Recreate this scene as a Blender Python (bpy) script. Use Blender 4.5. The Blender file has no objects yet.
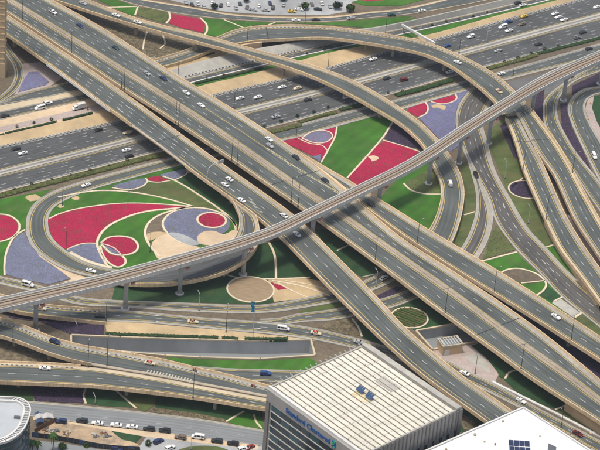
import bpy, bmesh, math, random
import numpy as np
from mathutils import Vector, Matrix
from mathutils.geometry import tessellate_polygon
random.seed(7); RNG = np.random.default_rng(7)
SC = bpy.context.scene
COL = SC.collection
# ------------------------------------------------------------------ camera, sky, sun, exposure
FPX, HC, PITCH, ROLL = 2350.0, 555.0, math.radians(31), math.radians(4.9)   # surveyed view from a high tower
DC = HC / math.tan(PITCH)
CAM = np.array([0, -DC, HC])
_r0 = np.array([1., 0, 0]); _u0 = np.array([0, math.sin(PITCH), math.cos(PITCH)])
FW = np.array([0, math.cos(PITCH), -math.sin(PITCH)])
CR = math.cos(ROLL) * _r0 + math.sin(ROLL) * _u0
CU = math.cos(ROLL) * _u0 - math.sin(ROLL) * _r0
cd = bpy.data.cameras.new('camera'); cam = bpy.data.objects.new('camera', cd); COL.objects.link(cam)
cd.sensor_width = 36; cd.lens = 36 * FPX / 600; cd.clip_start = 1; cd.clip_end = 12000
cam.matrix_world = Matrix(((CR[0], CU[0], -FW[0], CAM[0]), (CR[1], CU[1], -FW[1], CAM[1]), (CR[2], CU[2], -FW[2], CAM[2]), (0, 0, 0, 1)))
SC.camera = cam
SUN_EL, SUN_AZ = math.radians(77), math.radians(235)     # azimuth measured clockwise from +Y (away from the viewer)
w = bpy.data.worlds.new('World'); SC.world = w; w.use_nodes = True
nt = w.node_tree; bgn = nt.nodes['Background']
sky = nt.nodes.new('ShaderNodeTexSky'); sky.sky_type = 'NISHITA'; sky.sun_disc = False
sky.sun_elevation = SUN_EL; sky.sun_rotation = SUN_AZ; sky.dust_density = 5.0; sky.air_density = 1.0; sky.ozone_density = 0.3
nt.links.new(sky.outputs[0], bgn.inputs[0]); bgn.inputs[1].default_value = 0.14
sl = bpy.data.lights.new('sun', 'SUN'); sl.energy = 2.0; sl.angle = math.radians(9); sl.color = (1, .96, .84)
so = bpy.data.objects.new('sun', sl); COL.objects.link(so)
sd = Vector((math.sin(SUN_AZ) * math.cos(SUN_EL), math.cos(SUN_AZ) * math.cos(SUN_EL), math.sin(SUN_EL)))
so.rotation_euler = sd.to_track_quat('Z', 'Y').to_euler(); so.location = sd * 300
SC.view_settings.view_transform = 'Standard'; SC.view_settings.look = 'None'
SC.view_settings.exposure = 0.28; SC.view_settings.gamma = 1
SC.render.engine = 'CYCLES'

# ------------------------------------------------------------------ helpers
def P(x, y, z=0.):
    """survey: the point of the place at height z that the photograph shows at (x, y)"""
    d = FW + (x - 300) / FPX * CR - (y - 225) / FPX * CU
    t = (z - HC) / d[2]
    return CAM + d * t
def P2(x, y, z=0.): return P(x, y, z)[:2]

MATS = {}
def nodes(name):
    m = bpy.data.materials.new(name); m.use_nodes = True; MATS[name] = m
    t = m.node_tree; b = t.nodes['Principled BSDF']
    return m, t, b
def N(t, typ, **kw):
    n = t.nodes.new(typ)
    for k, v in kw.items():
        if k.startswith('i_'):
            n.inputs[int(k[2:]) if k[2:].isdigit() else k[2:]].default_value = v
        else: setattr(n, k, v)
    return n
def mat(name, c, c2=None, scale=.4, rough=.85, detail=5, bump=0., bscale=None, metal=0., spec=.3, island=0., stops=(.3, .7), sc3=None, big=0.):
    """procedural: two tones of the thing's own colour mixed by noise, optional per-piece variation and bump"""
    m, t, b = nodes(name); L = t.links
    b.inputs['Roughness'].default_value = rough; b.inputs['Metallic'].default_value = metal
    b.inputs['Specular IOR Level'].default_value = spec
    if c2 is None: c2 = tuple(v * .78 for v in c)
    co = N(t, 'ShaderNodeTexCoord')
    mp = N(t, 'ShaderNodeMapping')
    if sc3: mp.inputs['Scale'].default_value = sc3
    L.new(co.outputs['Object'], mp.inputs[0])
    nz = N(t, 'ShaderNodeTexNoise'); nz.inputs['Scale'].default_value = scale; nz.inputs['Detail'].default_value = detail
    nz.inputs['Roughness'].default_value = .65
    L.new(mp.outputs[0], nz.inputs['Vector'])
    rp = N(t, 'ShaderNodeValToRGB'); e = rp.color_ramp.elements
    e[0].position, e[1].position = stops; e[0].color = (*c2, 1); e[1].color = (*c, 1)
    L.new(nz.outputs['Fac'], rp.inputs[0]); out = rp.outputs[0]
    if big > 0:
        n2 = N(t, 'ShaderNodeTexNoise'); n2.inputs['Scale'].default_value = .035; n2.inputs['Detail'].default_value = 3
        L.new(mp.outputs[0], n2.inputs['Vector'])
        mr = N(t, 'ShaderNodeMapRange'); mr.inputs[1].default_value = .3; mr.inputs[2].default_value = .7
        mr.inputs[3].default_value = 1 - big; mr.inputs[4].default_value = 1 + big
        L.new(n2.outputs['Fac'], mr.inputs[0])
        h = N(t, 'ShaderNodeHueSaturation'); L.new(mr.outputs[0], h.inputs['Value']); L.new(out, h.inputs['Color']); out = h.outputs[0]
    if island > 0:
        g = N(t, 'ShaderNodeNewGeometry'); mr = N(t, 'ShaderNodeMapRange')
        mr.inputs[3].default_value = 1 - island; mr.inputs[4].default_value = 1 + island
        L.new(g.outputs['Random Per Island'], mr.inputs[0])
        h = N(t, 'ShaderNodeHueSaturation'); L.new(mr.outputs[0], h.inputs['Value']); L.new(out, h.inputs['Color']); out = h.outputs[0]
    L.new(out, b.inputs['Base Color'])
    if bump > 0:
        nb = N(t, 'ShaderNodeTexNoise'); nb.inputs['Scale'].default_value = bscale or scale * 6; nb.inputs['Detail'].default_value = 4
        L.new(mp.outputs[0], nb.inputs['Vector'])
        bp = N(t, 'ShaderNodeBump'); bp.inputs['Strength'].default_value = bump; bp.inputs['Distance'].default_value = .3
        L.new(nb.outputs['Fac'], bp.inputs['Height']); L.new(bp.outputs[0], b.inputs['Normal'])
    return m
def dry(name, c, lo=.56, hi=.72, amt=.55, scale=.09):
    m = MATS[name]; t = m.node_tree; L = t.links; b = t.nodes['Principled BSDF']; src = b.inputs['Base Color'].links[0].from_socket
    co = N(t, 'ShaderNodeTexCoord'); nz = N(t, 'ShaderNodeTexNoise'); nz.inputs['Scale'].default_value = scale; nz.inputs['Detail'].default_value = 7; nz.inputs['Roughness'].default_value = .7; L.new(co.outputs['Object'], nz.inputs['Vector'])
    mr = N(t, 'ShaderNodeMapRange'); mr.inputs[1].default_value = lo; mr.inputs[2].default_value = hi; mr.inputs[4].default_value = amt; L.new(nz.outputs['Fac'], mr.inputs[0])
    mx = N(t, 'ShaderNodeMix', data_type='RGBA'); L.new(mr.outputs[0], mx.inputs[0]); L.new(src, mx.inputs[6]); mx.inputs[7].default_value = (*c, 1); L.new(mx.outputs[2], b.inputs['Base Color'])
def road_mat(name, c, lane=3.6, var=.28):
    """asphalt: wheel paths and patches laid along the road by its own UVs (u across, v along, in metres)"""
    m, t, b = nodes(name); L = t.links
    b.inputs['Roughness'].default_value = .82; b.inputs['Specular IOR Level'].default_value = .35
    uv = N(t, 'ShaderNodeUVMap'); uv.uv_map = 'UVMap'
    def noise(sx, sy, sc, det=4):
        mp = N(t, 'ShaderNodeMapping'); mp.inputs['Scale'].default_value = (sx, sy, 1); L.new(uv.outputs[0], mp.inputs[0])
        n = N(t, 'ShaderNodeTexNoise'); n.inputs['Scale'].default_value = sc; n.inputs['Detail'].default_value = det
        L.new(mp.outputs[0], n.inputs['Vector']); return n.outputs['Fac']
    def rng(v, a, bb, lo, hi):
        r = N(t, 'ShaderNodeMapRange'); r.inputs[1].default_value = a; r.inputs[2].default_value = bb; r.inputs[3].default_value = lo; r.inputs[4].default_value = hi
        L.new(v, r.inputs[0]); return r.outputs[0]
    def mul(a, bb):
        q = N(t, 'ShaderNodeMath', operation='MULTIPLY'); L.new(a, q.inputs[0]); L.new(bb, q.inputs[1]); return q.outputs[0]
    s1 = rng(noise(1.1, .018, 1, 5), .3, .7, 1 - var, 1 + var)       # long streaks
    s2 = rng(noise(.08, .05, 1, 3), .3, .7, 1 - var * .7, 1 + var * .7)   # broad patches
    s3 = rng(noise(2.2, 1.6, 1, 6), .3, .7, .93, 1.07)
    wv = N(t, 'ShaderNodeTexWave', wave_type='BANDS', bands_direction='X', wave_profile='SIN'); wv.inputs['Scale'].default_value = .3141 * 2 / 3.6 ; wv.inputs['Distortion'].default_value = .6; wv.inputs['Detail'].default_value = 1
    mpw = N(t, 'ShaderNodeMapping'); mpw.inputs['Scale'].default_value = (1, .02, 1); L.new(uv.outputs[0], mpw.inputs[0]); L.new(mpw.outputs[0], wv.inputs['Vector'])
    s3 = mul(s3, rng(wv.outputs['Fac'], 0, 1, 1.08, .86))
    pn = noise(.22, .035, 1, 2); s3 = mul(s3, rng(pn, .60, .63, 1., .86))      # resurfaced patches
    h = N(t, 'ShaderNodeHueSaturation'); h.inputs['Color'].default_value = (*c, 1)
    L.new(mul(mul(s1, s2), s3), h.inputs['Value']); L.new(h.outputs[0], b.inputs['Base Color'])
    return m
def glass_mat(name, c, rough=.08):
    m, t, b = nodes(name)
    b.inputs['Base Color'].default_value = (*c, 1); b.inputs['Roughness'].default_value = rough; b.inputs['Specular IOR Level'].default_value = .6
    nz = N(t, 'ShaderNodeTexNoise'); nz.inputs['Scale'].default_value = .8
    rp = N(t, 'ShaderNodeMapRange'); rp.inputs[3].default_value = rough; rp.inputs[4].default_value = rough + .08
    t.links.new(nz.outputs['Fac'], rp.inputs[0]); t.links.new(rp.outputs[0], b.inputs['Roughness'])
    return m

road_mat('asphalt', (.084, .095, .091)); road_mat('asphalt_dark', (.05, .052, .056)); road_mat('asphalt_highway', (.074, .078, .080), var=.22)
road_mat('asphalt_pale', (.19, .205, .212), var=.12); road_mat('asphalt_warm', (.088, .086, .082))
mat('beige', (.62, .45, .27), (.48, .35, .21), .25, bump=.1, big=.12)
mat('beige_pale', (.55, .455, .31), (.41, .35, .25), .3, big=.14)
mat('shoulder', (.37, .345, .285), (.25, .238, .205), .35, big=.14)
mat('shoulder_warm', (.43, .37, .28), (.31, .275, .22), .3, big=.14)
mat('shoulder_brown', (.35, .295, .225), (.25, .212, .165), .4, big=.18)
def joint_mat(name, c, c2, per=4.):
    m = mat(name, c, c2, .25, bump=.1, big=.12); t = m.node_tree; L = t.links; b = t.nodes['Principled BSDF']; src = b.inputs['Base Color'].links[0].from_socket
    uv = N(t, 'ShaderNodeUVMap'); uv.uv_map = 'UVMap'; sp = N(t, 'ShaderNodeSeparateXYZ'); L.new(uv.outputs[0], sp.inputs[0])
    q = N(t, 'ShaderNodeMath', operation='MODULO'); q.inputs[1].default_value = per; L.new(sp.outputs[1], q.inputs[0])
    g = N(t, 'ShaderNodeMath', operation='GREATER_THAN'); g.inputs[1].default_value = .16; L.new(q.outputs[0], g.inputs[0])
    mr = N(t, 'ShaderNodeMapRange'); mr.inputs[3].default_value = .62; mr.inputs[4].default_value = 1.; L.new(g.outputs[0], mr.inputs[0])
    mp = N(t, 'ShaderNodeMapping'); mp.inputs['Scale'].default_value = (.25, 1.4, 1); L.new(uv.outputs[0], mp.inputs[0]); nz = N(t, 'ShaderNodeTexNoise'); nz.inputs['Scale'].default_value = .9; nz.inputs['Detail'].default_value = 5; L.new(mp.outputs[0], nz.inputs['Vector'])
    m2 = N(t, 'ShaderNodeMapRange'); m2.inputs[1].default_value = .32; m2.inputs[2].default_value = .62; m2.inputs[3].default_value = .76; m2.inputs[4].default_value = 1.05; L.new(nz.outputs['Fac'], m2.inputs[0])
    ml = N(t, 'ShaderNodeMath', operation='MULTIPLY'); L.new(mr.outputs[0], ml.inputs[0]); L.new(m2.outputs[0], ml.inputs[1]); h = N(t, 'ShaderNodeHueSaturation'); L.new(ml.outputs[0], h.inputs['Value']); L.new(src, h.inputs['Color']); L.new(h.outputs[0], b.inputs['Base Color'])
joint_mat('parapet', (.70, .525, .325), (.58, .435, .27), 6.); joint_mat('parapet_pale', (.66, .645, .60), (.55, .54, .505), 9.)
mat('concrete', (.42, .405, .36), (.31, .30, .27), .3, bump=.1, big=.12)
mat('concrete_white', (.66, .65, .62), (.52, .52, .50), .3, big=.08)
mat('concrete_grey', (.36, .37, .37), (.26, .27, .275), .12, sc3=(1, 1, .3), big=.22)
mat('pier', (.50, .50, .48), (.38, .38, .37), .5)
mat('pier_beige', (.42, .34, .24), (.30, .245, .18), .5)
mat('trackbed', (.20, .16, .125), (.12, .10, .085), 1.2); mat('trackbed_mid', (.34, .27, .20), (.24, .19, .145), .8)
mat('rail', (.30, .27, .24), (.16, .12, .09), 2., rough=.4, metal=.6)
mat('paint_white', (.54, .54, .52), (.30, .30, .29), .9); mat('paint_yellow', (.58, .42, .10), (.40, .31, .10), .8)
mat('paint_hatch', (.50, .48, .38), (.33, .32, .27), .9); mat('kerb_dark', (.09, .09, .09)); mat('kerb_light', (.55, .53, .48)); mat('joint', (.03, .032, .035))
mat('sand', (.50, .375, .215), (.37, .28, .165), .18, bump=.3, bscale=1.5, big=.16); mat('sand_pale', (.60, .465, .31), (.46, .36, .245), .25, big=.12)
mat('tarmac', (.135, .135, .133), (.10, .10, .10), .2, big=.2); mat('plot', (.46, .34, .215), (.30, .225, .15), .2, bump=.4, bscale=1.2, big=.2); mat('paving', (.42, .345, .31), (.31, .262, .245), .6, big=.14); mat('path', (.66, .57, .42), (.52, .44, .32), .5)
mat('soil', (.17, .135, .09), (.09, .075, .055), .5, bump=.4, big=.2); mat('scrub', (.20, .16, .105), (.075, .068, .045), .45, bump=.6, bscale=1.2, stops=(.4, .62), big=.25)
mat('brown_bed', (.33, .25, .155), (.215, .16, .10), .8, sc3=(.35, 2.2, 1), bump=.3)
mat('grass', (.044, .15, .012), (.03, .10, .010), .12, bump=.5, bscale=3, big=.25, detail=8)
mat('grass_olive', (.088, .118, .036), (.06, .082, .026), .14, bump=.5, bscale=3, big=.22)
mat('grass_dark_shaded', (.021, .066, .022), (.016, .045, .017), .14, bump=.5, bscale=3, big=.22)  # dark grass; shade under the decks is painted into this colour too
for _g, _a in (('grass', .5), ('grass_olive', 1.1), ('grass_dark_shaded', .5)):
    m = MATS[_g]; t = m.node_tree; b = t.nodes['Principled BSDF']; src = b.inputs['Base Color'].links[0].from_socket
    co = N(t, 'ShaderNodeTexCoord'); mp = N(t, 'ShaderNodeMapping'); mp.inputs['Rotation'].default_value = (0, 0, _a); t.links.new(co.outputs['Object'], mp.inputs[0])
    wv = N(t, 'ShaderNodeTexWave'); wv.inputs['Scale'].default_value = .055; wv.inputs['Distortion'].default_value = 3.5; wv.inputs['Detail'].default_value = 2; wv.inputs['Detail Scale'].default_value = .6; t.links.new(mp.outputs[0], wv.inputs['Vector'])
    mr = N(t, 'ShaderNodeMapRange'); mr.inputs[3].default_value = .93; mr.inputs[4].default_value = 1.07; t.links.new(wv.outputs['Fac'], mr.inputs[0]); h = N(t, 'ShaderNodeHueSaturation'); t.links.new(mr.outputs[0], h.inputs['Value']); t.links.new(src, h.inputs['Color']); t.links.new(h.outputs[0], b.inputs['Base Color'])
dry('grass', (.085, .115, .035), .5, .68); dry('grass_olive', (.13, .105, .05), .48, .68, .7); dry('grass_dark_shaded', (.06, .085, .03), .5, .7)
dry('plot', (.2, .17, .13), .5, .6, .8, .15)
mat('leaf', (.05, .10, .022), (.022, .052, .012), .7, island=.5); mat('leaf_dark', (.022, .05, .018), (.012, .03, .012), .7, island=.5)
mat('leaf_olive', (.10, .115, .035), (.05, .06, .02), .7, island=.5); mat('leaf_brown', (.13, .10, .045), (.06, .05, .025), .7, island=.5)
mat('magenta_ground', (.36, .012, .056), (.24, .012, .042), .5, bump=.6, bscale=2.5, big=.12)
mat('magenta', (.42, .010, .066), (.28, .010, .046), .12, island=.22, big=.15)
mat('lavender_ground', (.155, .168, .24), (.11, .12, .17), .5, bump=.6, bscale=2.5, big=.12)
mat('lavender', (.19, .205, .30), (.13, .142, .205), .12, island=.22, big=.15)
mat('violet', (.20, .185, .37), (.14, .13, .26), .12, island=.22, big=.15)
dry('magenta_ground', (.10, .06, .035), .5, .66, .8, .2); dry('lavender_ground', (.10, .10, .07), .5, .66, .6, .2); dry('magenta', (.30, .05, .07), .56, .7, .7, .25)
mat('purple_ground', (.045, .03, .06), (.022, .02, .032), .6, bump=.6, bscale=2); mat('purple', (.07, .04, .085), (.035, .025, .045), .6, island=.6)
mat('bark', (.13, .095, .065), (.07, .05, .035), 2.)
mat('slat', (.23, .222, .20), (.18, .172, .155), .4); mat('roof_white', (.62, .595, .51), (.48, .46, .39), .22, stops=(.25, .55), big=.08); mat('roof_slab', (.70, .71, .71), (.56, .57, .575), .12, stops=(.25, .5), big=.08)
mat('roof_grey', (.42, .45, .47), (.36, .385, .40), .15); mat('wall_grey', (.33, .32, .30), (.27, .262, .25), .2)
mat('fin_grey', (.20, .19, .178), (.155, .148, .14), .3); mat('wall_tower', (.52, .40, .235), (.42, .32, .19), .2); mat('stain', (.5, .38, .16), (.68, .64, .5), .5)
glass_mat('glass_dark', (.010, .026, .042)); glass_mat('glass_teal', (.02, .07, .09)); glass_mat('car_glass', (.012, .015, .018), .12)
mat('solar', (.045, .09, .19), (.03, .06, .13), .6, rough=.5, spec=.15); mat('solar_dark', (.03, .045, .10), (.02, .03, .07), .6, rough=.6, spec=.1)
mat('sign_blue', (.02, .10, .32), (.015, .08, .27)); mat('sign_teal', (.015, .33, .42), (.012, .27, .36)); mat('sign_green', (.05, .42, .10), (.04, .36, .08))
mat('steel', (.16, .17, .18), (.11, .115, .12), 1., rough=.5, metal=.4); mat('steel_dark', (.06, .065, .07), (.04, .043, .046), 1., rough=.5)
mat('steel_pale', (.5, .51, .5), (.4, .41, .4), 1., rough=.5); mat('lamp_head', (.3, .3, .29), (.22, .22, .21), 1.)
mat('flag', (.02, .22, .33), (.015, .18, .28), .5); mat('pink', (.55, .24, .23), (.42, .19, .18), 1.); mat('orange', (.6, .24, .03), (.5, .2, .03), 1.)
mat('wood_fence', (.20, .10, .055), (.13, .07, .04), .6); mat('fence_dark', (.035, .04, .05), (.02, .025, .035), .6); mat('tarp_white', (.5, .49, .47)); mat('tarp_blue', (.05, .08, .16))
mat('tyre', (.02, .02, .02), rough=.9); mat('light_front', (.7, .7, .66), rough=.2); mat('light_rear', (.35, .02, .015), rough=.3)
CARP = dict(white=(.74, .74, .72), silver=(.38, .39, .40), dark=(.025, .028, .033), navy=(.02, .035, .10), blue=(.03, .07, .22), teal=(.03, .06, .065), cream=(.62, .52, .36),
            red=(.28, .02, .018), maroon=(.13, .018, .02), yellow=(.62, .43, .06), brown=(.16, .12, .09), green=(.02, .07, .05), grey=(.13, .135, .14), taxired=(.42, .06, .05), black=(.012, .012, .014))
for k, v in CARP.items(): mat('car_' + k, v, tuple(q * .9 for q in v), .5, rough=.25, spec=.6)

class MB:
    def __init__(s): s.v = []; s.f = []; s.uv = []
    def face(s, pts, uv=None):
        i = len(s.v); s.v += [tuple(map(float, p)) for p in pts]; s.f.append(tuple(range(i, i + len(pts)))); s.uv += list(uv) if uv else [(0, 0)] * len(pts)
    def grid(s, rows, closed=False, uvs=None, cap=False):
        """rows: list of point lists of one length; shares vertices"""
        i0 = len(s.v); n = len(rows[0])
        for r in rows: s.v += [tuple(map(float, p)) for p in r]
        m = n if closed else n - 1
        for a in range(len(rows) - 1):
            for b in range(m):
                c = (b + 1) % n
                s.f.append((i0 + a * n + b, i0 + a * n + c, i0 + (a + 1) * n + c, i0 + (a + 1) * n + b))
                if uvs: s.uv += [uvs[a][b], uvs[a][c], uvs[a + 1][c], uvs[a + 1][b]]
                else: s.uv += [(0, 0)] * 4
        if cap:
            for a, rev in ((0, True), (len(rows) - 1, False)):
                f = [i0 + a * n + b for b in range(n)]
                s.f.append(tuple(f[::-1] if rev else f)); s.uv += [(0, 0)] * n
    def box(s, c, size, X=(1, 0, 0), Y=(0, 1, 0), Z=(0, 0, 1)):
        c = np.array(c, float); X, Y, Z = (np.array(q, float) for q in (X, Y, Z)); hx, hy, hz = size[0] / 2, size[1] / 2, size[2] / 2
        p = [c + a * hx * X + b * hy * Y + d * hz * Z for d in (-1, 1) for b in (-1, 1) for a in (-1, 1)]
        i = len(s.v); s.v += [tuple(map(float, q)) for q in p]
        for f in ((0, 2, 3, 1), (4, 5, 7, 6), (0, 1, 5, 4), (2, 6, 7, 3), (0, 4, 6, 2), (1, 3, 7, 5)):
            s.f.append(tuple(i + k for k in f)); s.uv += [(0, 0)] * 4
    def tube(s, pts, rad, n=8):
        pts = [np.array(p, float) for p in pts]; rad = rad if hasattr(rad, '__len__') else [rad] * len(pts); rows = []
        for k, p in enumerate(pts):
            d = pts[min(k + 1, len(pts) - 1)] - pts[max(k - 1, 0)]; d = d / (np.linalg.norm(d) + 1e-9)
            a = np.cross(d, (0, 0, 1)) if abs(d[2]) < .95 else np.cross(d, (1, 0, 0)); a /= np.linalg.norm(a); b = np.cross(d, a)
            rows.append([p + rad[k] * (math.cos(t) * a + math.sin(t) * b) for t in np.linspace(0, 2 * math.pi, n, endpoint=False)])
        s.grid(rows, closed=True, cap=True)
    def prism(s, poly, z0, z1):
        """poly: xy list, any orientation, concave allowed"""
        tri = tessellate_polygon([[Vector((p[0], p[1], 0)) for p in poly]])
        i = len(s.v); n = len(poly)
        s.v += [(float(p[0]), float(p[1]), z1) for p in poly] + [(float(p[0]), float(p[1]), z0) for p in poly]
        for t in tri:
            a, b, c = (poly[k] for k in t)
            cr = (b[0] - a[0]) * (c[1] - a[1]) - (b[1] - a[1]) * (c[0] - a[0])
            s.f.append(tuple(i + k for k in (t if cr > 0 else t[::-1]))); s.uv += [(0, 0)] * 3
        ar = sum(poly[k][0] * poly[(k + 1) % n][1] - poly[(k + 1) % n][0] * poly[k][1] for k in range(n))
        for k in range(n):
            j = (k + 1) % n; f = (i + n + k, i + n + j, i + j, i + k)
            s.f.append(f if ar > 0 else f[::-1]); s.uv += [(0, 0)] * 4
    def mesh(s, name, m, smooth=False):
        me = bpy.data.meshes.new(name); me.from_pydata(s.v, [], s.f)
        uvl = me.uv_layers.new(name='UVMap'); uvl.data.foreach_set('uv', np.array(s.uv, dtype=np.float32).ravel())
        me.materials.append(MATS[m])
        if smooth: me.polygons.foreach_set('use_smooth', [True] * len(me.polygons))
        me.update(); return me
    def build(s, name, m, parent=None, smooth=False, **props):
        return link(name, s.mesh(name, m, smooth), parent, **props)
def link(name, me, parent=None, **props):
    o = bpy.data.objects.new(name, me); COL.objects.link(o)
    if parent: o.parent = parent
    for k, v in props.items():
        if v is not None: o[k] = v
    return o
def thing(name, label, cat, loc=(0, 0, 0), rz=0, group=None):
    o = bpy.data.objects.new(name, None); COL.objects.link(o); o.location = loc; o.rotation_euler = (0, 0, rz); o.empty_display_size = .5
    o['label'] = label; o['category'] = cat
    if group: o['group'] = group
    return o
def struct(name, label, kind='structure'):
    o = bpy.data.objects.new(name, None); COL.objects.link(o); o['kind'] = kind; o['label'] = label
    return o

def crom(pts, step=3., closed=False):
    """Catmull-Rom through points (any dimension), sampled about every step metres of the first two coordinates"""
    p = np.array(pts, float); n = len(p); out = []
    if n == 2 and not closed:
        k = max(2, int(np.linalg.norm(p[1, :2] - p[0, :2]) / step) + 1)
        return np.array([p[0] + (p[1] - p[0]) * t for t in np.linspace(0, 1, k)])
    for i in range(n if closed else n - 1):
        p1, p2 = p[i], p[(i + 1) % n]
        p0 = p[i - 1] if (i > 0 or closed) else 2 * p1 - p2
        p3 = p[(i + 2) % n] if (i + 2 < n or closed) else 2 * p2 - p1
        d = lambda a, b: max(np.linalg.norm(a[:2] - b[:2]), 1e-3) ** .5
        t1 = d(p0, p1); t2 = t1 + d(p1, p2); t3 = t2 + d(p2, p3)
        k = max(1, int(round(np.linalg.norm(p2[:2] - p1[:2]) / step)))
        for t in np.linspace(t1, t2, k, endpoint=False):
            A1 = (t1 - t) / t1 * p0 + t / t1 * p1; A2 = (t2 - t) / (t2 - t1) * p1 + (t - t1) / (t2 - t1) * p2; A3 = (t3 - t) / (t3 - t2) * p2 + (t - t2) / (t3 - t2) * p3
            B1 = (t2 - t) / t2 * A1 + t / t2 * A2; B2 = (t3 - t) / (t3 - t1) * A2 + (t - t1) / (t3 - t1) * A3
            out.append((t2 - t) / (t2 - t1) * B1 + (t - t1) / (t2 - t1) * B2)
    if not closed: out.append(p[-1])
    return np.array(out)
def arc(p):
    d = np.linalg.norm(np.diff(p[:, :2], axis=0), axis=1); return np.concatenate([[0], np.cumsum(d)])
def at_t(p, s, t): return np.array([np.interp(t * s[-1], s, p[:, k]) for k in range(p.shape[1])]).T
def zline(px, z):
    px = np.array(px, float); s = arc(px)
    return np.interp(s / max(s[-1], 1e-6), np.linspace(0, 1, len(z)), z)
def hit(poly, c, n):
    """signed distance along n from c to the nearest crossing with polyline poly"""
    a = poly[:-1, :2] - c; b = poly[1:, :2] - c; t = np.array([n[1], -n[0]])
    ca = a @ t; cb = b @ t; k = np.where(ca * cb <= 0)[0]
    if len(k) == 0: return None
    u = ca[k] / (ca[k] - cb[k] + 1e-12); q = a[k] + (b[k] - a[k]) * u[:, None]; dd = q @ n
    return dd[np.argmin(abs(dd))]
class Strip:
    """a band of the place between two surveyed edges: centre line, half widths and height at every sample"""
    def __init__(s, L, R, z=(0,), rail=0., step=3., ext=(0, 0)):
        def extend(q):
            q = [tuple(map(float, a)) for a in q]
            if ext[0]: a, b = np.array(q[0]), np.array(q[1]); q = [tuple(a + (a - b) / np.linalg.norm(a - b) * ext[0])] + q
            if ext[1]: a, b = np.array(q[-1]), np.array(q[-2]); q = q + [tuple(a + (a - b) / np.linalg.norm(a - b) * ext[1])]
            return q
        L, R = extend(L), extend(R); z = list(z) if len(z) > 1 else [z[0]] * 2
        lw = crom([[*P2(x, y, zz + rail), zz] for (x, y), zz in zip(L, zline(L, z))], step)
        rw = crom([[*P2(x, y, zz + rail), zz] for (x, y), zz in zip(R, zline(R, z))], step)
        sL, sR = arc(lw), arc(rw); n = max(3, int(max(sL[-1], sR[-1]) / step) + 1); t = np.linspace(0, 1, n)
        a, b = at_t(lw, sL, t), at_t(rw, sR, t); c = (a + b) / 2
        for _ in range(2):
            tg = np.gradient(c[:, :2], axis=0); tg /= np.linalg.norm(tg, axis=1)[:, None]
            nr = np.stack([tg[:, 1], -tg[:, 0]], 1)             # to the right of travel
            if np.mean(np.sum(nr * (b - a)[:, :2], 1)) < 0: nr = -nr
            wl = np.zeros(n); wr = np.zeros(n)
            for i in range(n):
                h = hit(lw, c[i, :2], nr[i]); g = hit(rw, c[i, :2], nr[i])
                dl = np.dot(a[i, :2] - c[i, :2], nr[i]); dr = np.dot(b[i, :2] - c[i, :2], nr[i])
                wl[i] = h if h is not None and abs(h - dl) < 6 else dl
                wr[i] = g if g is not None and abs(g - dr) < 6 else dr
            mid = (wl + wr) / 2
            c = c.copy(); c[:, :2] += nr * mid[:, None] * .9
        k = np.ones(5) / 5
        def sm(q):
            e = np.concatenate([[q[0]] * 2, q, [q[-1]] * 2]); return np.convolve(e, k, 'valid')
        tg = np.gradient(c[:, :2], axis=0); tg /= np.linalg.norm(tg, axis=1)[:, None]; nr = np.stack([tg[:, 1], -tg[:, 0]], 1)
        if np.mean(np.sum(nr * (b - a)[:, :2], 1)) < 0: nr = -nr
        s.c = c; s.n = n; s.tg = tg; s.nr = nr; s.s = arc(c); s.z = sm(c[:, 2])
        s.wl = sm(np.minimum(wl - mid * .9, -.02)); s.wr = sm(np.maximum(wr - mid * .9, .02)); s.w = s.wr - s.wl
    def pt(s, i, side, off, dz):
        """side 0: metres in from the left edge; 1: in from the right edge; 2: fraction of the width"""
        w_ = s.w[i]
        if side == 2: d = s.wl[i] + off * w_
        else:
            o = min(off, .45 * w_); d = s.wl[i] + o if side == 0 else s.wr[i] - o
        return (s.c[i, 0] + s.nr[i, 0] * d, s.c[i, 1] + s.nr[i, 1] * d, s.z[i] + dz)
    def rng(s, a, b): return range(max(0, int(a * (s.n - 1))), min(s.n, int(math.ceil(b * (s.n - 1))) + 1))
    def sweep(s, mb, prof, a=0., b=1., closed=False):
        idx = s.rng(a, b)
        rows = [[s.pt(i, *q) for q in prof] for i in idx]; uvs = None
        if closed: uvs = [[(q[2], float(s.s[i])) for q in r] for i, r in zip(idx, rows)]
        else:
            uvs = []
            for i, r in zip(idx, rows):
                u0 = np.array(r[0][:2]); uvs.append([(float(np.linalg.norm(np.array(q[:2]) - u0)) + s.wl[i], float(s.s[i])) for q in r])
        if len(rows) > 1: mb.grid(rows, closed=closed, cap=closed, uvs=uvs)
    def interp(s, d):
        return [np.interp(d, s.s, q) for q in (s.c[:, 0], s.c[:, 1], s.z, s.nr[:, 0], s.nr[:, 1], s.wl, s.wr)]
    def lat(s, d, side, off, dz=0.):
        x, y, z, nx, ny, wl, wr = s.interp(d); q = wl + off if side == 0 else wr - off if side == 1 else wl + off * (wr - wl)
        return np.array([x + nx * q, y + ny * q, z + dz])
    def dashes(s, mb, side, off, width, dz, on=3., per=9., a=0., b=1., start=0.):
        d = s.s[-1] * a + start
        while d < s.s[-1] * b - on:
            if side == 2 or True:
                p, q = s.lat(d, side, off, dz), s.lat(d + on, side, off, dz); m1 = s.interp(d); m2 = s.interp(d + on)
                h1 = np.array([m1[3], m1[4], 0]) * width / 2; h2 = np.array([m2[3], m2[4], 0]) * width / 2
                mb.face([p - h1, p + h1, q + h2, q - h2])
            d += per
    def blocks(s, mb, side, off, size, dz, per, a=0., b=1., start=0.):
        d = s.s[-1] * a + start
        while d < s.s[-1] * b - size[0]:
            m = s.interp(d + size[0] / 2); n_ = np.array([m[3], m[4], 0]); n_ /= np.linalg.norm(n_); t_ = np.array([-n_[1], n_[0], 0])
            p = s.lat(d + size[0] / 2, side, off, dz + size[2] / 2); mb.box(p, size, t_, n_, (0, 0, 1)); d += per
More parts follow.
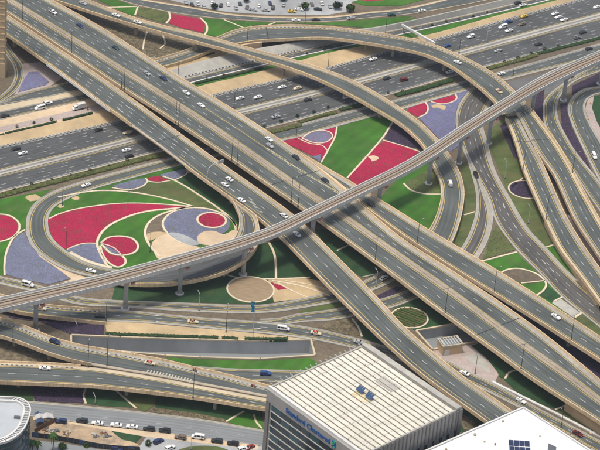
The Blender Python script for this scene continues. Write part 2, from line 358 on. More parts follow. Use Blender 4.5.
    def near(s, x, y, dz=0.):
        """nearest sample to what the photograph shows at (x, y) on this band: point, tangent"""
        z = s.z.mean() + dz
        for _ in range(4):
            q = P2(x, y, z); i = int(np.argmin(np.linalg.norm(s.c[:, :2] - q, axis=1))); z = s.z[i] + dz
        return np.array([q[0], q[1], z]), s.tg[i], i
ROADS = {}
YEL, WHT = 'paint_yellow', 'paint_white'
def paint(S, par, lanes, l, r, edge=('y', 'y'), dz=.05, dash=(3., 9.), a=0., b=1., extra=()):
    """l, r: where the asphalt starts, metres in from each edge"""
    y = MB(); wm = MB()
    for side, o, e in ((0, l, edge[0]), (1, r, edge[1])):
        if e: S.sweep(y if e == 'y' else wm, [(side, o + .45, dz), (side, o + .72, dz)], a, b)
    if lanes > 1:
        for k in range(1, lanes):
            m = np.median(S.w); f = (l + .6 + (m - l - r - 1.2) * k / lanes) / m
            S.dashes(wm, 2, f, .22, dz, dash[0], dash[1], a, b, start=random.uniform(0, 6))
    if y.v: y.build('edge_line', YEL, par)
    if wm.v: wm.build('lane_marking', WHT, par, kind='stuff')
def bridge(key, label, L, R, z, lanes=2, sh=(1.2, 1.0), ext=(0, 0), par=((0, 1), (0, 1)), surf='asphalt', shm=('shoulder', 'shoulder'), kerbs=(0, 0), piers=(), edge=('y', 'y'),
           deck=1.7, name='overpass', joints=(), group=None, pm=('parapet', 'parapet'), dash=(3., 9.), ph=.95, pierw=2.2, mark=(0, 1)):
    S = Strip(L, R, z, rail=ph, ext=ext); ROADS[key] = S
    o = thing(name, label, name.replace('_', ' '), (0, 0, 0), group=group)
    m = MB(); S.sweep(m, [(0, 0, 0), (1, 0, 0), (1, 0, -.55), (1, 1.9, -.85), (1, 2.5, -deck), (0, 2.5, -deck), (0, 1.9, -.85), (0, 0, -.55)], closed=True); m.build('deck', 'pier_beige', o)
    for sd_ in (0, 1):
        if par[sd_]:
            m = MB(); S.sweep(m, [(sd_, -.06, -.75), (sd_, -.06, ph), (sd_, .26, ph), (sd_, .42, .03)], *par[sd_], closed=True); m.build('parapet', pm[sd_], o)
        if sh[sd_] > 0:
            m = MB(); S.sweep(m, [(sd_, .38, .02), (sd_, .42 + sh[sd_], .02)]); m.build('shoulder', shm[sd_], o)
        if kerbs[sd_]:
            a_, b_ = par[sd_] or (0, 1)
            m = MB(); S.blocks(m, sd_, .42 + sh[sd_] * .72, (1.0, .34, .2), .0, 2., a_, b_); m.build('painted_kerb', 'kerb_dark', o, kind='stuff')
            m = MB(); S.blocks(m, sd_, .42 + sh[sd_] * .72, (1.0, .34, .2), .0, 2., a_, b_, 1.); m.build('painted_kerb', 'kerb_light', o, kind='stuff')
    l, r = sh[0] + (.42 if sh[0] else 0), sh[1] + (.42 if sh[1] else 0)
    m = MB(); S.sweep(m, [(0, l, .022), (2, .5, .03), (1, r, .022)]); m.build('road_surface', surf, o)
    paint(S, o, lanes, l, r, edge, dash=dash, a=mark[0], b=mark[1])
    for f in joints:
        m = MB(); i = min(int(f * S.s[-1]), S.s[-1] - 1); p, q = S.lat(i, 0, .4, .06), S.lat(i, 1, .4, .06); t_ = np.array([S.interp(i)[4], -S.interp(i)[3], 0]) * .22
        m.face([p - t_, p + t_, q + t_, q - t_]); m.build('expansion_joint', 'joint', o)
    for pr in piers:
        f, off = pr if hasattr(pr, '__len__') else (pr, .5)
        c = S.lat(f * S.s[-1], 2, off); zb = c[2] - deck + .05
        if zb > 1:
            m = MB(); mm = S.interp(f * S.s[-1]); n_ = np.array([mm[3], mm[4], 0]); t_ = np.array([-n_[1], n_[0], 0]); rows = []
            for zz, a_, b_ in ((-.2, pierw * .5, .75), (zb - 1.6, pierw * .5, .75), (zb - .3, pierw * 1.05, .85), (zb, pierw * 1.1, .85)):
                rows.append([np.array([c[0], c[1], zz]) + n_ * a_ * math.copysign(abs(math.cos(t)) ** .6, math.cos(t)) + t_ * b_ * math.copysign(abs(math.sin(t)) ** .6, math.sin(t)) for t in np.linspace(0, 2 * math.pi, 16, endpoint=False)])
            m.grid(rows, closed=True, cap=True); m.build('pier', 'pier_beige', o)
    return o, S
LAYER = [0]
def street(key, label, L, R, z=(0,), lanes=2, sh=(.8, .8), ext=(0, 0), surf='asphalt', edge=('y', 'y'), kerb=('concrete', 'concrete'), name='road', dash=(3., 9.), kh=.14, mark=(0, 1), shm='shoulder'):
    LAYER[0] += 1; lift = .10 + .008 * LAYER[0]
    S = Strip(L, R, z, rail=0, ext=ext); S.z = S.z + lift; ROADS[key] = S
    o = struct(name, label)
    l, r = sh[0] + (.3 if kerb[0] else 0), sh[1] + (.3 if kerb[1] else 0)
    m = MB(); S.sweep(m, [(0, l, 0), (2, .5, .01), (1, r, 0)]); m.build('road_surface', surf, o)
    for sd_ in (0, 1):
        if sh[sd_]: m = MB(); S.sweep(m, [(sd_, .25, .0), (sd_, .3 + sh[sd_], .0)]); m.build('shoulder', shm, o)
        if kerb[sd_]: m = MB(); S.sweep(m, [(sd_, 0, -.4), (sd_, 0, kh), (sd_, .3, kh), (sd_, .3, -.4)], closed=True); m.build('kerb', kerb[sd_], o)
    paint(S, o, lanes, l, r, edge, dz=.03, dash=dash, a=mark[0], b=mark[1])
    return o, S
def pxpoly(pts, z=0., smooth=False, step=2.):
    p = [P2(x, y, z) for x, y in pts]
    return [tuple(q) for q in (crom(p, step, True) if smooth else p)]
def inside(poly, q):
    poly = np.array(poly); x, y = q[:, 0], q[:, 1]; r = np.zeros(len(q), bool); j = len(poly) - 1
    for i in range(len(poly)):
        xi, yi, xj, yj = *poly[i], *poly[j]; c = ((yi > y) != (yj > y)) & (x < (xj - xi) * (y - yi) / (yj - yi + 1e-12) + xi); r ^= c; j = i
    return r
def scatter(poly, dens, cap=9000):
    p = np.array(poly); lo, hi = p.min(0), p.max(0); n = min(cap, int((hi - lo).prod() * dens)); q = RNG.uniform(lo, hi, (n, 2)); return q[inside(poly, q)]
def tufts(name, m, parent, q, z, size=(.25, .5), h=(.15, .4), n=4):
    """many small leafy clumps, one joined part"""
    if len(q) == 0: return
    k = len(q); s_ = RNG.uniform(*size, k); hh = RNG.uniform(*h, k); a0 = RNG.uniform(0, 6.28, k); z = np.broadcast_to(np.asarray(z, float), (k,))
    V = np.zeros((k, n + 1, 3))
    for j in range(n):
        rr = s_ * RNG.uniform(.7, 1.3, k)
        V[:, j, 0] = q[:, 0] + rr * np.cos(a0 + 6.283 * j / n); V[:, j, 1] = q[:, 1] + rr * np.sin(a0 + 6.283 * j / n); V[:, j, 2] = z - .03
    V[:, n, 0] = q[:, 0] + RNG.uniform(-.1, .1, k); V[:, n, 1] = q[:, 1] + RNG.uniform(-.1, .1, k); V[:, n, 2] = z + hh
    b = np.arange(k)[:, None] * (n + 1)
    F = np.stack([np.concatenate([b + j, b + (j + 1) % n, b + n], 1) for j in range(n)], 1).reshape(-1, 3)
    me = bpy.data.meshes.new(name); me.from_pydata(V.reshape(-1, 3).tolist(), [], F.tolist()); me.materials.append(MATS[m]); link(name, me, parent, kind='stuff')
def bed(label, pts, kind, smooth=True, h=.22, dens=3., group=None):
    poly = pxpoly(pts, 0, smooth)
    gm, tm, nm = dict(red=('magenta_ground', 'magenta', 'blossom'), blue=('lavender_ground', 'lavender', 'blossom'), violet=('lavender_ground', 'violet', 'blossom'), purple=('purple_ground', 'purple', 'foliage'),
                      olive=('grass_olive', 'leaf_olive', 'foliage'), rows=('soil', 'leaf', 'foliage'), scrub=('scrub', 'leaf_brown', 'foliage'))[kind]
    o = thing('flower_bed' if kind in ('red', 'blue', 'violet') else 'planting_bed', label, 'flower bed' if kind in ('red', 'blue', 'violet') else 'plants', group=group)
    m = MB(); m.prism(poly, -.2, h); m.build('soil', gm, o)
    tufts(nm, tm, o, scatter(poly, dens * 1.3), h, (.2, .42), (.06, .22))
    return o
PL = [0]
def patch(name, label, pts, m, smooth=False, z=None, kind='structure'):
    """a flat piece of ground"""
    PL[0] += 1; z = z if z is not None else .01 + .0035 * PL[0]
    b = MB(); b.prism(pxpoly(pts, 0, smooth), -.3, z); return b.build(name, m, None, kind=kind, label=label)
def path(pts, wd=.9, m='path', z=.30, label='cream garden path edging between the beds', closed=False, zz=0.):
    p = crom([P2(x, y, zz) for x, y in pts], 1.5, closed)
    if closed: p = np.concatenate([p, p[:1]])
    tg = np.gradient(p, axis=0)
    if closed: tg[0] = tg[-1] = (p[1] - p[-2])
    tg /= np.linalg.norm(tg, axis=1)[:, None]; nr = np.stack([tg[:, 1], -tg[:, 0]], 1); b = MB(); h = wd / 2
    b.grid([[(*(q - n * h), -.1), (*(q - n * h), z), (*(q + n * h), z), (*(q + n * h), -.1)] for q, n in zip(p, nr)])
    return b.build('garden_path', m, None, kind='structure', label=label)
def disc(label, x, y, r, mt, ring=.8, kind=None, z=.26):
    c = P2(x, y); poly = [(c[0] + r * math.cos(t), c[1] + r * math.sin(t)) for t in np.linspace(0, 6.2832, 48, endpoint=False)]
    return c, poly

# ------------------------------------------------------------------ ground
TR1 = [(72, 336.5), (120, 338.5), (200, 341), (260, 342), (310, 341), (314, 356), (260, 359.5), (200, 358), (165, 356), (120, 352), (72, 348)]
TR2 = [(417, 332), (457, 325), (490, 320), (506, 334), (480, 341.5), (433, 350)]
def ground():
    R = 2600; ang = np.linspace(0, 6.2832, 40, endpoint=False); outer = [(R * math.cos(a), 300 + R * math.sin(a)) for a in ang]
    h1, h2 = pxpoly(TR1), pxpoly(TR2); loops = [outer, h1, h2]
    tri = tessellate_polygon([[Vector((x, y, 0)) for x, y in l] for l in loops]); v = [(x, y, 0.) for l in loops for x, y in l]; b = MB(); b.v = [tuple(map(float, q)) for q in v]
    for t in tri:
        a, c, d = (v[k] for k in t); cr = (c[0] - a[0]) * (d[1] - a[1]) - (c[1] - a[1]) * (d[0] - a[0])
        b.f.append(tuple(t if cr > 0 else t[::-1])); b.uv += [(0, 0)] * 3
    b.build('ground', 'soil', None, kind='structure', label='sandy brown ground under and around the interchange')
ground()
def trench(label, pts, depth, thick=.5):
    poly = pxpoly(pts); o = thing('underpass_wall', label, 'underpass'); n = len(poly); ar = sum(poly[k][0] * poly[(k + 1) % n][1] - poly[(k + 1) % n][0] * poly[k][1] for k in range(n)); sg = 1 if ar > 0 else -1
    for k in range(n):
        a, b = np.array(poly[k]), np.array(poly[(k + 1) % n]); d = (b - a) / np.linalg.norm(b - a); out = np.array([d[1], -d[0]]) * sg; m = MB()
        q = lambda p, f, z: (*(p + out * f), z)
        m.face([q(a, 0, -depth), q(b, 0, -depth), q(b, 0, .55), q(a, 0, .55)][::-sg]); m.build('wall_panel', 'concrete_grey', o)
        m = MB(); m.box((*((a + b) / 2 + out * .35), .48), (np.linalg.norm(b - a) + .4, .8, .75), (*d, 0), (*out, 0)); m.build('coping', 'beige_pale', o)
    m = MB(); m.prism(poly, -depth - .3, -depth); m.build('floor', 'asphalt_pale', o)
trench('grey concrete walled underpass cutting with cream coping behind the striped office roof', TR1, 6.2)
trench('grey concrete cutting beside the small beige pump house', TR2, 4.5)
# ------------------------------------------------------------------ the highway and the roads at grade
SZF = [(0, 147), (117, 121.5), (215, 95), (299, 76), (392, 50.5), (433, 40), (500, 21.5), (583, -1)]
SZM = [(0, 173), (95, 149.5), (240, 112), (300, 97), (400, 70), (500, 42.5), (600, 16)]
SZN = [(0, 193), (100, 167.5), (160, 152), (264, 129), (300, 120), (338, 109.5), (400, 92), (483, 68), (600, 38)]
off = lambda q, d: [(x, y + d) for x, y in q]
street('SF', 'far carriageway of the wide highway', SZF, off(SZM, -2.1), lanes=6, sh=(.9, .7), ext=(130, 130), surf='asphalt_highway', edge=('w', 'y'), kerb=(None, None), name='highway', dash=(3, 12))
street('SN', 'near carriageway of the wide highway', off(SZM, 2.3), SZN, lanes=5, sh=(.7, .9), ext=(130, 130), surf='asphalt_highway', edge=('y', 'w'), kerb=(None, 'beige_pale'), name='highway', dash=(3, 12))
def median():
    S = Strip(off(SZM, -2.1), off(SZM, 2.3), (0,), ext=(130, 130)); o = thing('median_barrier', 'long pale concrete median barrier down the middle of the highway', 'barrier')
    m = MB(); S.sweep(m, [(0, 0, 0), (0, 0, .3), (1, 0, .3), (1, 0, 0)], closed=True); m.build('kerbed_strip', 'concrete', o)
    m = MB(); S.sweep(m, [(2, .36, .28), (2, .44, 1.), (2, .56, 1.), (2, .64, .28)], closed=True); m.build('barrier_wall', 'concrete', o)
    S.z = S.z + .3; ROADS['SM'] = S
    S = Strip(off(SZF, -.4), off(SZF, 1.1), (0,), ext=(130, 130)); o = thing('crash_barrier', 'notched concrete crash barrier along the far edge of the highway', 'barrier')
    m = MB(); S.sweep(m, [(0, 0, 0), (0, .1, .55), (1, .3, .55), (1, 0, 0)], closed=True); m.build('base', 'concrete', o)
    m = MB(); S.blocks(m, 2, .5, (.9, .45, .45), .5, 2.); m.build('barrier_block', 'concrete', o, kind='stuff')
    m = MB(); S.blocks(m, 1, -.05, (.8, .2, .4), .05, 2., start=1.); m.build('barrier_slot', 'kerb_dark', o, kind='stuff')
median()
for i, (road, ks) in enumerate((('SN', [.205, .235, .262, .29, .32]), ('SF', [.21, .25, .30, .43, .47]))):      # slab joints
    S = ROADS[road]; par_ = [ob for ob in bpy.data.objects if ob.name.startswith('highway')][i]
    for k in ks:
        d = k * S.s[-1]; p, q = S.lat(d, 0, .9, .02), S.lat(d + 3, 1, .9, .02); t_ = np.array([S.interp(d)[4], -S.interp(d)[3], 0]) * .16
        m = MB(); m.face([p - t_, p + t_, q + t_, q - t_]); m.build('pavement_joint', 'joint', par_)
# far frontage: retaining wall, sidewalk, hedge, two roads
def wall_strip(name, label, top, bot, zt, zb, mt, cat='wall', cap=None, ext=(60, 60)):
    """retaining wall that leans back: bottom line at height zb, top line at height zt"""
    a = crom([P2(x, y, zt) for x, y in top], 4.); b = crom([P2(x, y, zb) for x, y in bot], 4.); n = max(len(a), len(b)); t = np.linspace(0, 1, n)
    a, b = at_t(a, arc(a), t), at_t(b, arc(b), t); o = thing(name, label, cat); m = MB()
    m.grid([[(*q, zb - .2), (*(q + (0, .01)), zb + .01), (*p, zt), (*(p + (0, 1.)), zt), (*(p + (0, 1.)), zb - .3)] for p, q in zip(a, b)]); m.build('wall_face', mt, o)
    if cap: m = MB(); m.grid([[(*(p + (0, -.15)), zt - .1), (*(p + (0, -.15)), zt + .25), (*(p + (0, .5)), zt + .25), (*(p + (0, .5)), zt - .1)] for p in a]); m.build('coping', cap, o)
    return o
wall_strip('retaining_wall', 'sloping sand coloured retaining wall beside highway left of the overpass', [(-60, 149), (0, 136.5), (100, 113.5), (150, 101)], [(-60, 159), (0, 146), (117, 121), (150, 113)], 1.6, .05, 'sand')
wall_strip('retaining_wall', 'sloping sand coloured retaining wall along highway right of the overpass', [(170, 97), (203, 86), (250, 75), (297, 62), (340, 51), (392, 42), (430, 35), (500, 15.5), (560, 0), (640, -22)], [(170, 106), (215, 94), (250, 86), (299, 75), (340, 64), (392, 50), (433, 39.5), (500, 21), (560, 5), (640, -16)], 1.6, .05, 'sand')
street('K', 'two lane frontage road with white vans beyond the highway', [(0, 112), (86, 93.5), (150, 78)], [(0, 120), (91, 99), (150, 85)], lanes=2, ext=(60, 30), surf='asphalt_highway', sh=(.4, .4), edge=(None, 'y'))
street('L', 'outer frontage road at the far left', [(0, 103), (14, 96), (68, 82), (130, 64)], [(0, 105), (30, 100), (70, 92), (135, 75)], lanes=2, ext=(60, 30), surf='asphalt', sh=(.4, .4), edge=('y', None))
street('L2', 'curved access road beside the beige tower', [(8, 58), (13, 66), (14.5, 77), (10, 87), (0, 96)], [(16, 56), (23, 66), (23, 80), (16, 92), (0, 103)], lanes=1, ext=(40, 40), surf='asphalt', sh=(.5, .5), edge=('y', 'y'))
patch('pavement', 'sand and paving strip between frontage road and hedge', [(-60, 134), (0, 120), (91, 99), (150, 85), (150, 101), (100, 113), (0, 136), (-60, 150)], 'sand_pale')
patch('pavement', 'pink paved sidewalk behind the hedge', [(-60, 140), (0, 127), (60, 113.5), (93, 105), (130, 97), (130, 103), (93, 112), (0, 132.5), (-60, 146)], 'paving')
patch('pavement', 'beige strip dividing the two frontage roads', [(-40, 115), (0, 105.5), (30, 100), (86, 89), (130, 77), (130, 81), (86, 93), (0, 111.5), (-40, 121)], 'beige_pale')
patch('pavement', 'pinkish paving round the violet bed by the tower', [(16, 92), (24, 78), (22, 64), (40, 62), (62, 78), (50, 86), (14, 95)], 'paving')
# right of the overpass: pale embankment, frontage road beyond the highway
patch('verge', 'green verge strip above the sand wall', [(180, 89), (194, 82), (273, 65), (330, 47), (392, 37), (420, 31), (500, 12), (560, -3), (560, 1), (500, 16), (430, 36), (392, 43), (340, 52), (297, 63), (250, 76), (203, 87), (182, 93)], 'grass')
street('KR', 'frontage road beyond the sand wall at the upper right', [(170, 82), (200, 75), (250, 63), (300, 51), (345, 40), (417, 25.5), (500, 7), (560, -8)], [(170, 90), (200, 81), (250, 69), (300, 57), (345, 47), (417, 31.5), (500, 12.5), (560, -2)], lanes=2, ext=(30, 60), surf='asphalt_highway', sh=(.3, .8), edge=('y', None), shm='concrete_white')
wall_strip('concrete_embankment', 'long pale grey concrete embankment along the upper frontage road', [(160, 74), (200, 62), (250, 50.5), (300, 42), (345, 32), (380, 27), (420, 19), (490, 3), (560, -14)], [(160, 84), (200, 74.5), (250, 62.5), (300, 50), (345, 39.5), (380, 33), (417, 25), (500, 6.5), (560, -9)], 3.0, .1, 'concrete', 'embankment', None)
def crenel():
    S = Strip([(185, 77), (250, 62.2), (300, 50.2)], [(185, 78.2), (250, 63.4), (300, 51.4)], (.1,)); o = thing('crash_barrier', 'dark notched crash barrier at the foot of the pale embankment', 'barrier')
    m = MB(); S.sweep(m, [(0, 0, 0), (0, 0, .5), (1, 0, .5), (1, 0, 0)], closed=True); m.build('base', 'concrete', o)
    m = MB(); S.blocks(m, 2, .5, (.9, .4, .5), .45, 2.); m.build('barrier_block', 'steel', o, kind='stuff')
crenel()
# near frontage road, loop, slip roads
street('I', 'near frontage road running beside the highway past the red beds', [(200, 150), (245, 138), (275, 131.5), (300, 124.5), (340, 114), (373, 105.5), (400, 99), (458, 83), (500, 72), (600, 43.5)], [(200, 161), (245, 150), (283, 141), (300, 137.5), (333, 128), (373, 117), (407, 108.5), (430, 101.5), (478, 88), (500, 82), (600, 57)],
       lanes=2, ext=(0, 80), surf='asphalt', sh=(.8, 1.6), edge=('w', 'y'))
JO = [(200, 152), (163, 160), (100, 176.5), (62, 188), (48, 194), (33, 205), (27, 217), (26, 225), (27.5, 238), (36.7, 252.5), (51.7, 263), (70, 271.7), (88, 276), (112, 281)]
JI = [(205, 159), (175, 167), (100, 187.5), (80, 194), (67, 200), (55, 207), (48.5, 217), (48, 225), (52, 238), (65, 250), (78, 259), (100, 267), (118, 270)]
street('J', 'loop road curving round the red flower garden', JO, JI, z=(0, 0, 0, 0, 0, .3, 1.2), lanes=1, surf='asphalt', sh=(1.3, 1.1), name='loop_road', shm='shoulder')
street('G', 'slip road curving from the frontage road down to the right', [(473, 87), (463, 98), (457, 110), (456, 127), (461, 144), (466, 158), (473, 171), (480, 183), (488, 198), (495, 220), (516, 249.5), (542, 276), (558, 294), (600, 328)],
       [(512, 78), (497, 95), (487, 112), (483, 126), (487, 140), (495, 170), (511, 200), (530, 231), (546, 247.5), (570, 274), (600, 299.5)], lanes=3, ext=(0, 70), surf='asphalt_warm', sh=(.8, 1.8), name='slip_road')
street('G2', 'short branch leaving the slip road to the lower left', [(464, 150), (468, 163), (471, 174), (475, 188), (476, 200), (475, 215), (469, 234), (462, 247), (450, 264)], [(466, 150), (472, 163), (478, 174), (485, 190), (490, 203), (493, 217), (489, 238), (479, 257), (466, 276)], lanes=1, surf='asphalt_warm', sh=(1.2, 2.2), name='slip_road')
street('F1', 'curved slip road under the rail viaduct at the right', [(585, 70), (566, 82), (553, 91), (544, 101), (543, 113), (545, 127), (559, 150), (584, 189), (600, 212)], [(600, 72), (578, 80), (567, 88), (558.5, 101), (557.5, 117), (565, 134), (574, 150), (598, 180), (612, 199)], lanes=2, ext=(20, 60), surf='asphalt', sh=(.7, .9), name='slip_road')
street('F2', 'rightmost curving road beside the pink sidewalk', [(612, 85), (600, 87), (584, 89.5), (571, 99), (567.5, 110), (572, 125), (581, 145), (595, 173), (610, 200)], [(612, 92), (600, 93.5), (588, 99), (585, 110), (592, 127), (601, 142), (615, 166), (630, 190)], lanes=2, ext=(20, 40), surf='asphalt', sh=(1., .8), name='slip_road', edge=('y', None))
patch('pavement', 'pink sidewalk along the rightmost road', [(588, 99), (594, 96), (592, 108), (597, 122), (612, 148), (625, 170), (615, 166), (601, 142), (592, 127), (585, 110)], 'paving')
street('R', 'service road passing under the rail viaduct and the ramps', [(0, 276.5), (40, 286), (77, 297), (110, 300.5), (140, 301.5), (190, 303.5), (260, 305.5), (300, 299), (337, 291), (371, 278), (392, 265), (410, 255)], [(0, 284.5), (40, 294), (77, 305), (120, 307.5), (190, 312), (260, 313.5), (300, 309), (344, 300.5), (378, 289), (402, 277), (430, 264)], lanes=2, ext=(50, 0), surf='asphalt', sh=(.8, 1.4), edge=('y', 'y'))
street('Q', 'three lane road past the hedged underpass cutting', [(105, 309), (140, 312), (190, 317), (230, 320), (265, 322), (293, 325), (316, 329), (357, 338.5), (400, 350.5), (440, 358), (473, 374), (492, 383), (540, 409.5), (600, 441)], [(105, 322), (140, 323), (190, 327), (230, 331), (265, 334), (290, 337), (316, 340.5), (357, 349.5), (400, 361), (440, 372), (474, 386), (520, 409), (590, 450)],
       lanes=2, ext=(0, 60), surf='asphalt', sh=(.8, 1.2))
street('Rb', 'slip lane splitting off toward the topiary circle', [(258, 320), (280, 318), (300, 314), (350, 307), (392, 296), (415, 288), (440, 278)], [(262, 324), (285, 325.5), (300, 322.5), (330, 321), (358, 316), (393, 308), (419, 298), (446, 290)], lanes=2, surf='asphalt', sh=(.5, 1.0), name='slip_road')
street('O2', 'road with a blue car behind the striped office roof', [(190, 366.5), (230, 369), (300, 371), (360, 374)], [(200, 376), (230, 380), (300, 384), (360, 388)], lanes=2, surf='asphalt', sh=(.6, .6))
street('U', 'street lined with parked cars along the bottom', [(-30, 396), (32, 402), (100, 408), (150, 413.5), (200, 419.5), (260, 430)], [(-30, 411), (33, 417), (100, 426), (150, 431.5), (200, 438.5), (258, 446)], lanes=2, ext=(60, 80), surf='asphalt_pale', sh=(.8, .3), edge=(None, None), dash=(2.5, 11))
street('NR', 'curving road along the top edge beside the car park', [(115, -6), (140, -1), (167, 3.5), (200, 9), (227, 14), (273, 17), (327, 17), (373, 12), (400, 9.5), (447, -1), (500, -14)], [(112, -2), (135, 5), (167, 12), (200, 17), (227, 19.5), (273, 22), (327, 22), (373, 18), (410, 14.5), (490, 0), (540, -12)], lanes=2, ext=(60, 60), surf='asphalt', sh=(1.2, .4), kerb=('beige', 'beige_pale'), shm='beige_pale', edge=(None, None))
patch('car_park', 'grey car park tarmac at the top edge', [(170, 0), (200, 7), (227, 12), (273, 15), (327, 15), (350, 11), (352, 2), (420, -20), (420, -60), (150, -60), (150, -5)], 'concrete_grey')

# ------------------------------------------------------------------ overpasses
A1F = [(53, 0), (100, 26), (177, 75), (200, 88.5), (250, 119.5), (300, 153), (340, 185), (360, 203), (400, 236.5), (450, 269), (498, 300.5), (550, 338), (595, 375)]
A1N = [(-5, 4), (7, 11.5), (98, 71), (110, 79), (200, 137), (300, 206), (327, 225), (400, 279), (427, 300), (500, 353.5), (529, 375), (600, 421)]
A4F = [(296, 149.5), (357, 185), (400, 211.5), (420, 224), (500, 271.5), (545, 300), (600, 336)]
A4N = [(297, 150.5), (340, 184), (360, 202), (400, 232), (450, 265), (498, 294.5), (550, 327), (600, 359)]
A2F = [(-5, 7), (7, 14.5), (98, 74.5), (125, 93), (200, 147.5), (293, 214), (310, 229.5), (345, 264), (380, 300), (400, 322), (425, 345), (462, 375), (500, 402), (530, 423)]
A2N = [(-5, 25.5), (7, 34), (65, 75), (100, 101), (167, 150), (200, 175.5), (222, 191), (252, 212), (268, 225), (283, 238), (298, 253.5), (343, 300), (400, 355), (425, 376), (487, 421), (520, 445)]
oA1, SA1 = bridge('A1', 'wide dual carriageway overpass with brown median crossing the whole scene diagonally', A1F, A1N, (9, 9, 9, 9, 8.6, 8, 7.5), lanes=1, sh=(2.2, 1.3), ext=(60, 60), shm=('shoulder', 'shoulder'), piers=(.42, .505, (.565, .28), (.565, .75), .63, .70, .30, .25), joints=(.53, .82), edge=('y', 'y'), par=((0, 1), (0, 1)))
MED = [(-30, -22), (12, 2), (100, 56), (200, 119), (245, 149.5), (300, 188), (343, 216.5), (400, 256.5), (463, 301), (500, 328.5), (567, 376), (600, 401), (650, 436)]
def on_deck(pts, zs): return [P2(x, y, z) for (x, y), z in zip(pts, zs)]
def sub_strip(a, wd, S, z0=.0):
    """a narrow band on the deck of S that follows surveyed points"""
    zz = [S.near(x, y)[0][2] for x, y in a]; c = crom([[*P2(x, y, z), z] for (x, y), z in zip(a, zz)], 3.)
    q = Strip.__new__(Strip); q.c = c; q.n = len(c); tg = np.gradient(c[:, :2], axis=0); tg /= np.linalg.norm(tg, axis=1)[:, None]; q.tg = tg; q.nr = np.stack([tg[:, 1], -tg[:, 0]], 1)
    q.s = arc(c); q.z = c[:, 2] + z0; q.wl = np.full(len(c), -wd / 2); q.wr = np.full(len(c), wd / 2); q.w = q.wr - q.wl; return q
md = sub_strip(MED, 3.3, SA1); m = MB(); md.sweep(m, [(0, 0, 0), (0, 0, .22), (1, 0, .22), (1, 0, 0)], closed=True); m.build('median_strip', 'shoulder_brown', oA1)
m = MB(); md.sweep(m, [(2, .42, .2), (2, .45, .5), (2, .55, .5), (2, .58, .2)], closed=True); m.build('median_barrier', 'shoulder_brown', oA1)
y = MB()
for sgn in (-1, 1): q = sub_strip(MED, .26, SA1, .06); m_ = np.array([q.nr[:, 0], q.nr[:, 1]]).T * sgn * 2.1; q.c = q.c.copy(); q.c[:, :2] += m_; q.sweep(y, [(0, 0, 0), (1, 0, 0)])
y.build('edge_line', YEL, oA1)
wm = MB()
for f in (.165, .29, .41):       # far carriageway, lane lines run between median and far edge, near one likewise
    pass
def lane_between(S, wm, edge_side, inset, k, n, a=0., b=1.):
    """dashes k of n between the deck edge and the median"""
    mc = md.c[:, :2]; d = S.s[-1] * a + random.uniform(0, 5)
    while d < S.s[-1] * b - 3:
        pp = []
        for e in (d, d + 3):
            x, yy, z, nx, ny, wl, wr = S.interp(e); c = np.array([x, yy]); nn = np.array([nx, ny]); h = hit(md.c, c, nn)
            if h is None: pp = None; break
            edge = wl + inset if edge_side == 0 else wr - inset; mm_ = h + (-1.9 if edge_side == 0 else 1.9); q = edge + (mm_ - edge) * k / n
            pp.append((c + nn * (q - .13), c + nn * (q + .13), z + .055))
        if pp: wm.face([(*pp[0][0], pp[0][2]), (*pp[0][1], pp[0][2]), (*pp[1][1], pp[1][2]), (*pp[1][0], pp[1][2])])
        d += 9
for k in (1, 2, 3): lane_between(SA1, wm, 0, 3.0, k, 4, 0, .44)
lane_between(SA1, wm, 0, 3.0, 1, 2, .50, 1)
for k in (1, 2): lane_between(SA1, wm, 1, 2.0, k, 3, 0, .44)
lane_between(SA1, wm, 1, 2.0, 1, 2, .44, 1)
wm.build('lane_marking', WHT, oA1, kind='stuff')
GORE = [(205, 108), (240, 130.5), (267, 148.5), (300, 170), (340, 194)]
gs = sub_strip(GORE, .28, SA1, .06); m = MB(); gs.sweep(m, [(0, 0, 0), (1, 0, 0)]); m.build('gore_line', YEL, oA1)
gs = sub_strip(GORE[2:], 2.0, SA1, .057); wm = MB(); gs.dashes(wm, 2, .5, 1.7, 0, .45, 1.2); wm.build('gore_hatching', 'paint_hatch', oA1, kind='stuff')
bridge('A4', 'ramp peeling off the wide overpass with a single white car', A4F, A4N, (8.9, 8.7, 8.3, 8, 7.6), lanes=2, sh=(1.9, 1.1), ext=(0, 60), shm=('shoulder', 'beige'), par=((0, 1), (.2, 1)), piers=(.42, .55, .68, .80), mark=(.18, 1), name='overpass_ramp')
oA2, SA2 = bridge('A2', 'four lane overpass narrowing to a two lane ramp past the striped office roof', A2F, A2N, (9, 9, 9, 9, 8.7, 8.2, 7.6), lanes=1, sh=(1.5, .9), ext=(50, 30), shm=('shoulder', 'shoulder_warm'), par=((0, 1), (0, .355)), edge=('y', None), piers=(.12, .3, .44, .51, .58, .66, .74), joints=(.40,))
m = MB(); S = SA2; S.sweep(m, [(1, -.06, -.75), (1, -.06, .95), (1, .26, .95), (1, .42, .03)], .455, 1, closed=True); m.build('parapet', 'parapet', oA2)
wm = MB(); yl = MB()
for k in (1, 2, 3): S.dashes(wm, 2, (2.4 + (np.median(S.w[:S.n // 3]) - 4) * k / 4) / np.median(S.w[:S.n // 3]), .26, .055, 3, 9, 0, .44, start=k * 2.2)
S.dashes(wm, 2, .5, .26, .055, 3, 9, .44, 1); wm.build('lane_marking', WHT, oA2, kind='stuff')
S.sweep(yl, [(1, 1.6, .055), (1, 1.87, .055)], 0, .34); S.sweep(yl, [(1, 2.6, .055), (1, 2.87, .055)], .44, 1); yl.build('edge_line', YEL, oA2)
m = MB(); S.sweep(m, [(1, -.3, -1.0), (1, -.3, .35), (1, -.08, .35), (1, -.08, -1.0)], .205, .315, closed=True); m.build('fascia_beam', 'concrete_white', oA2)
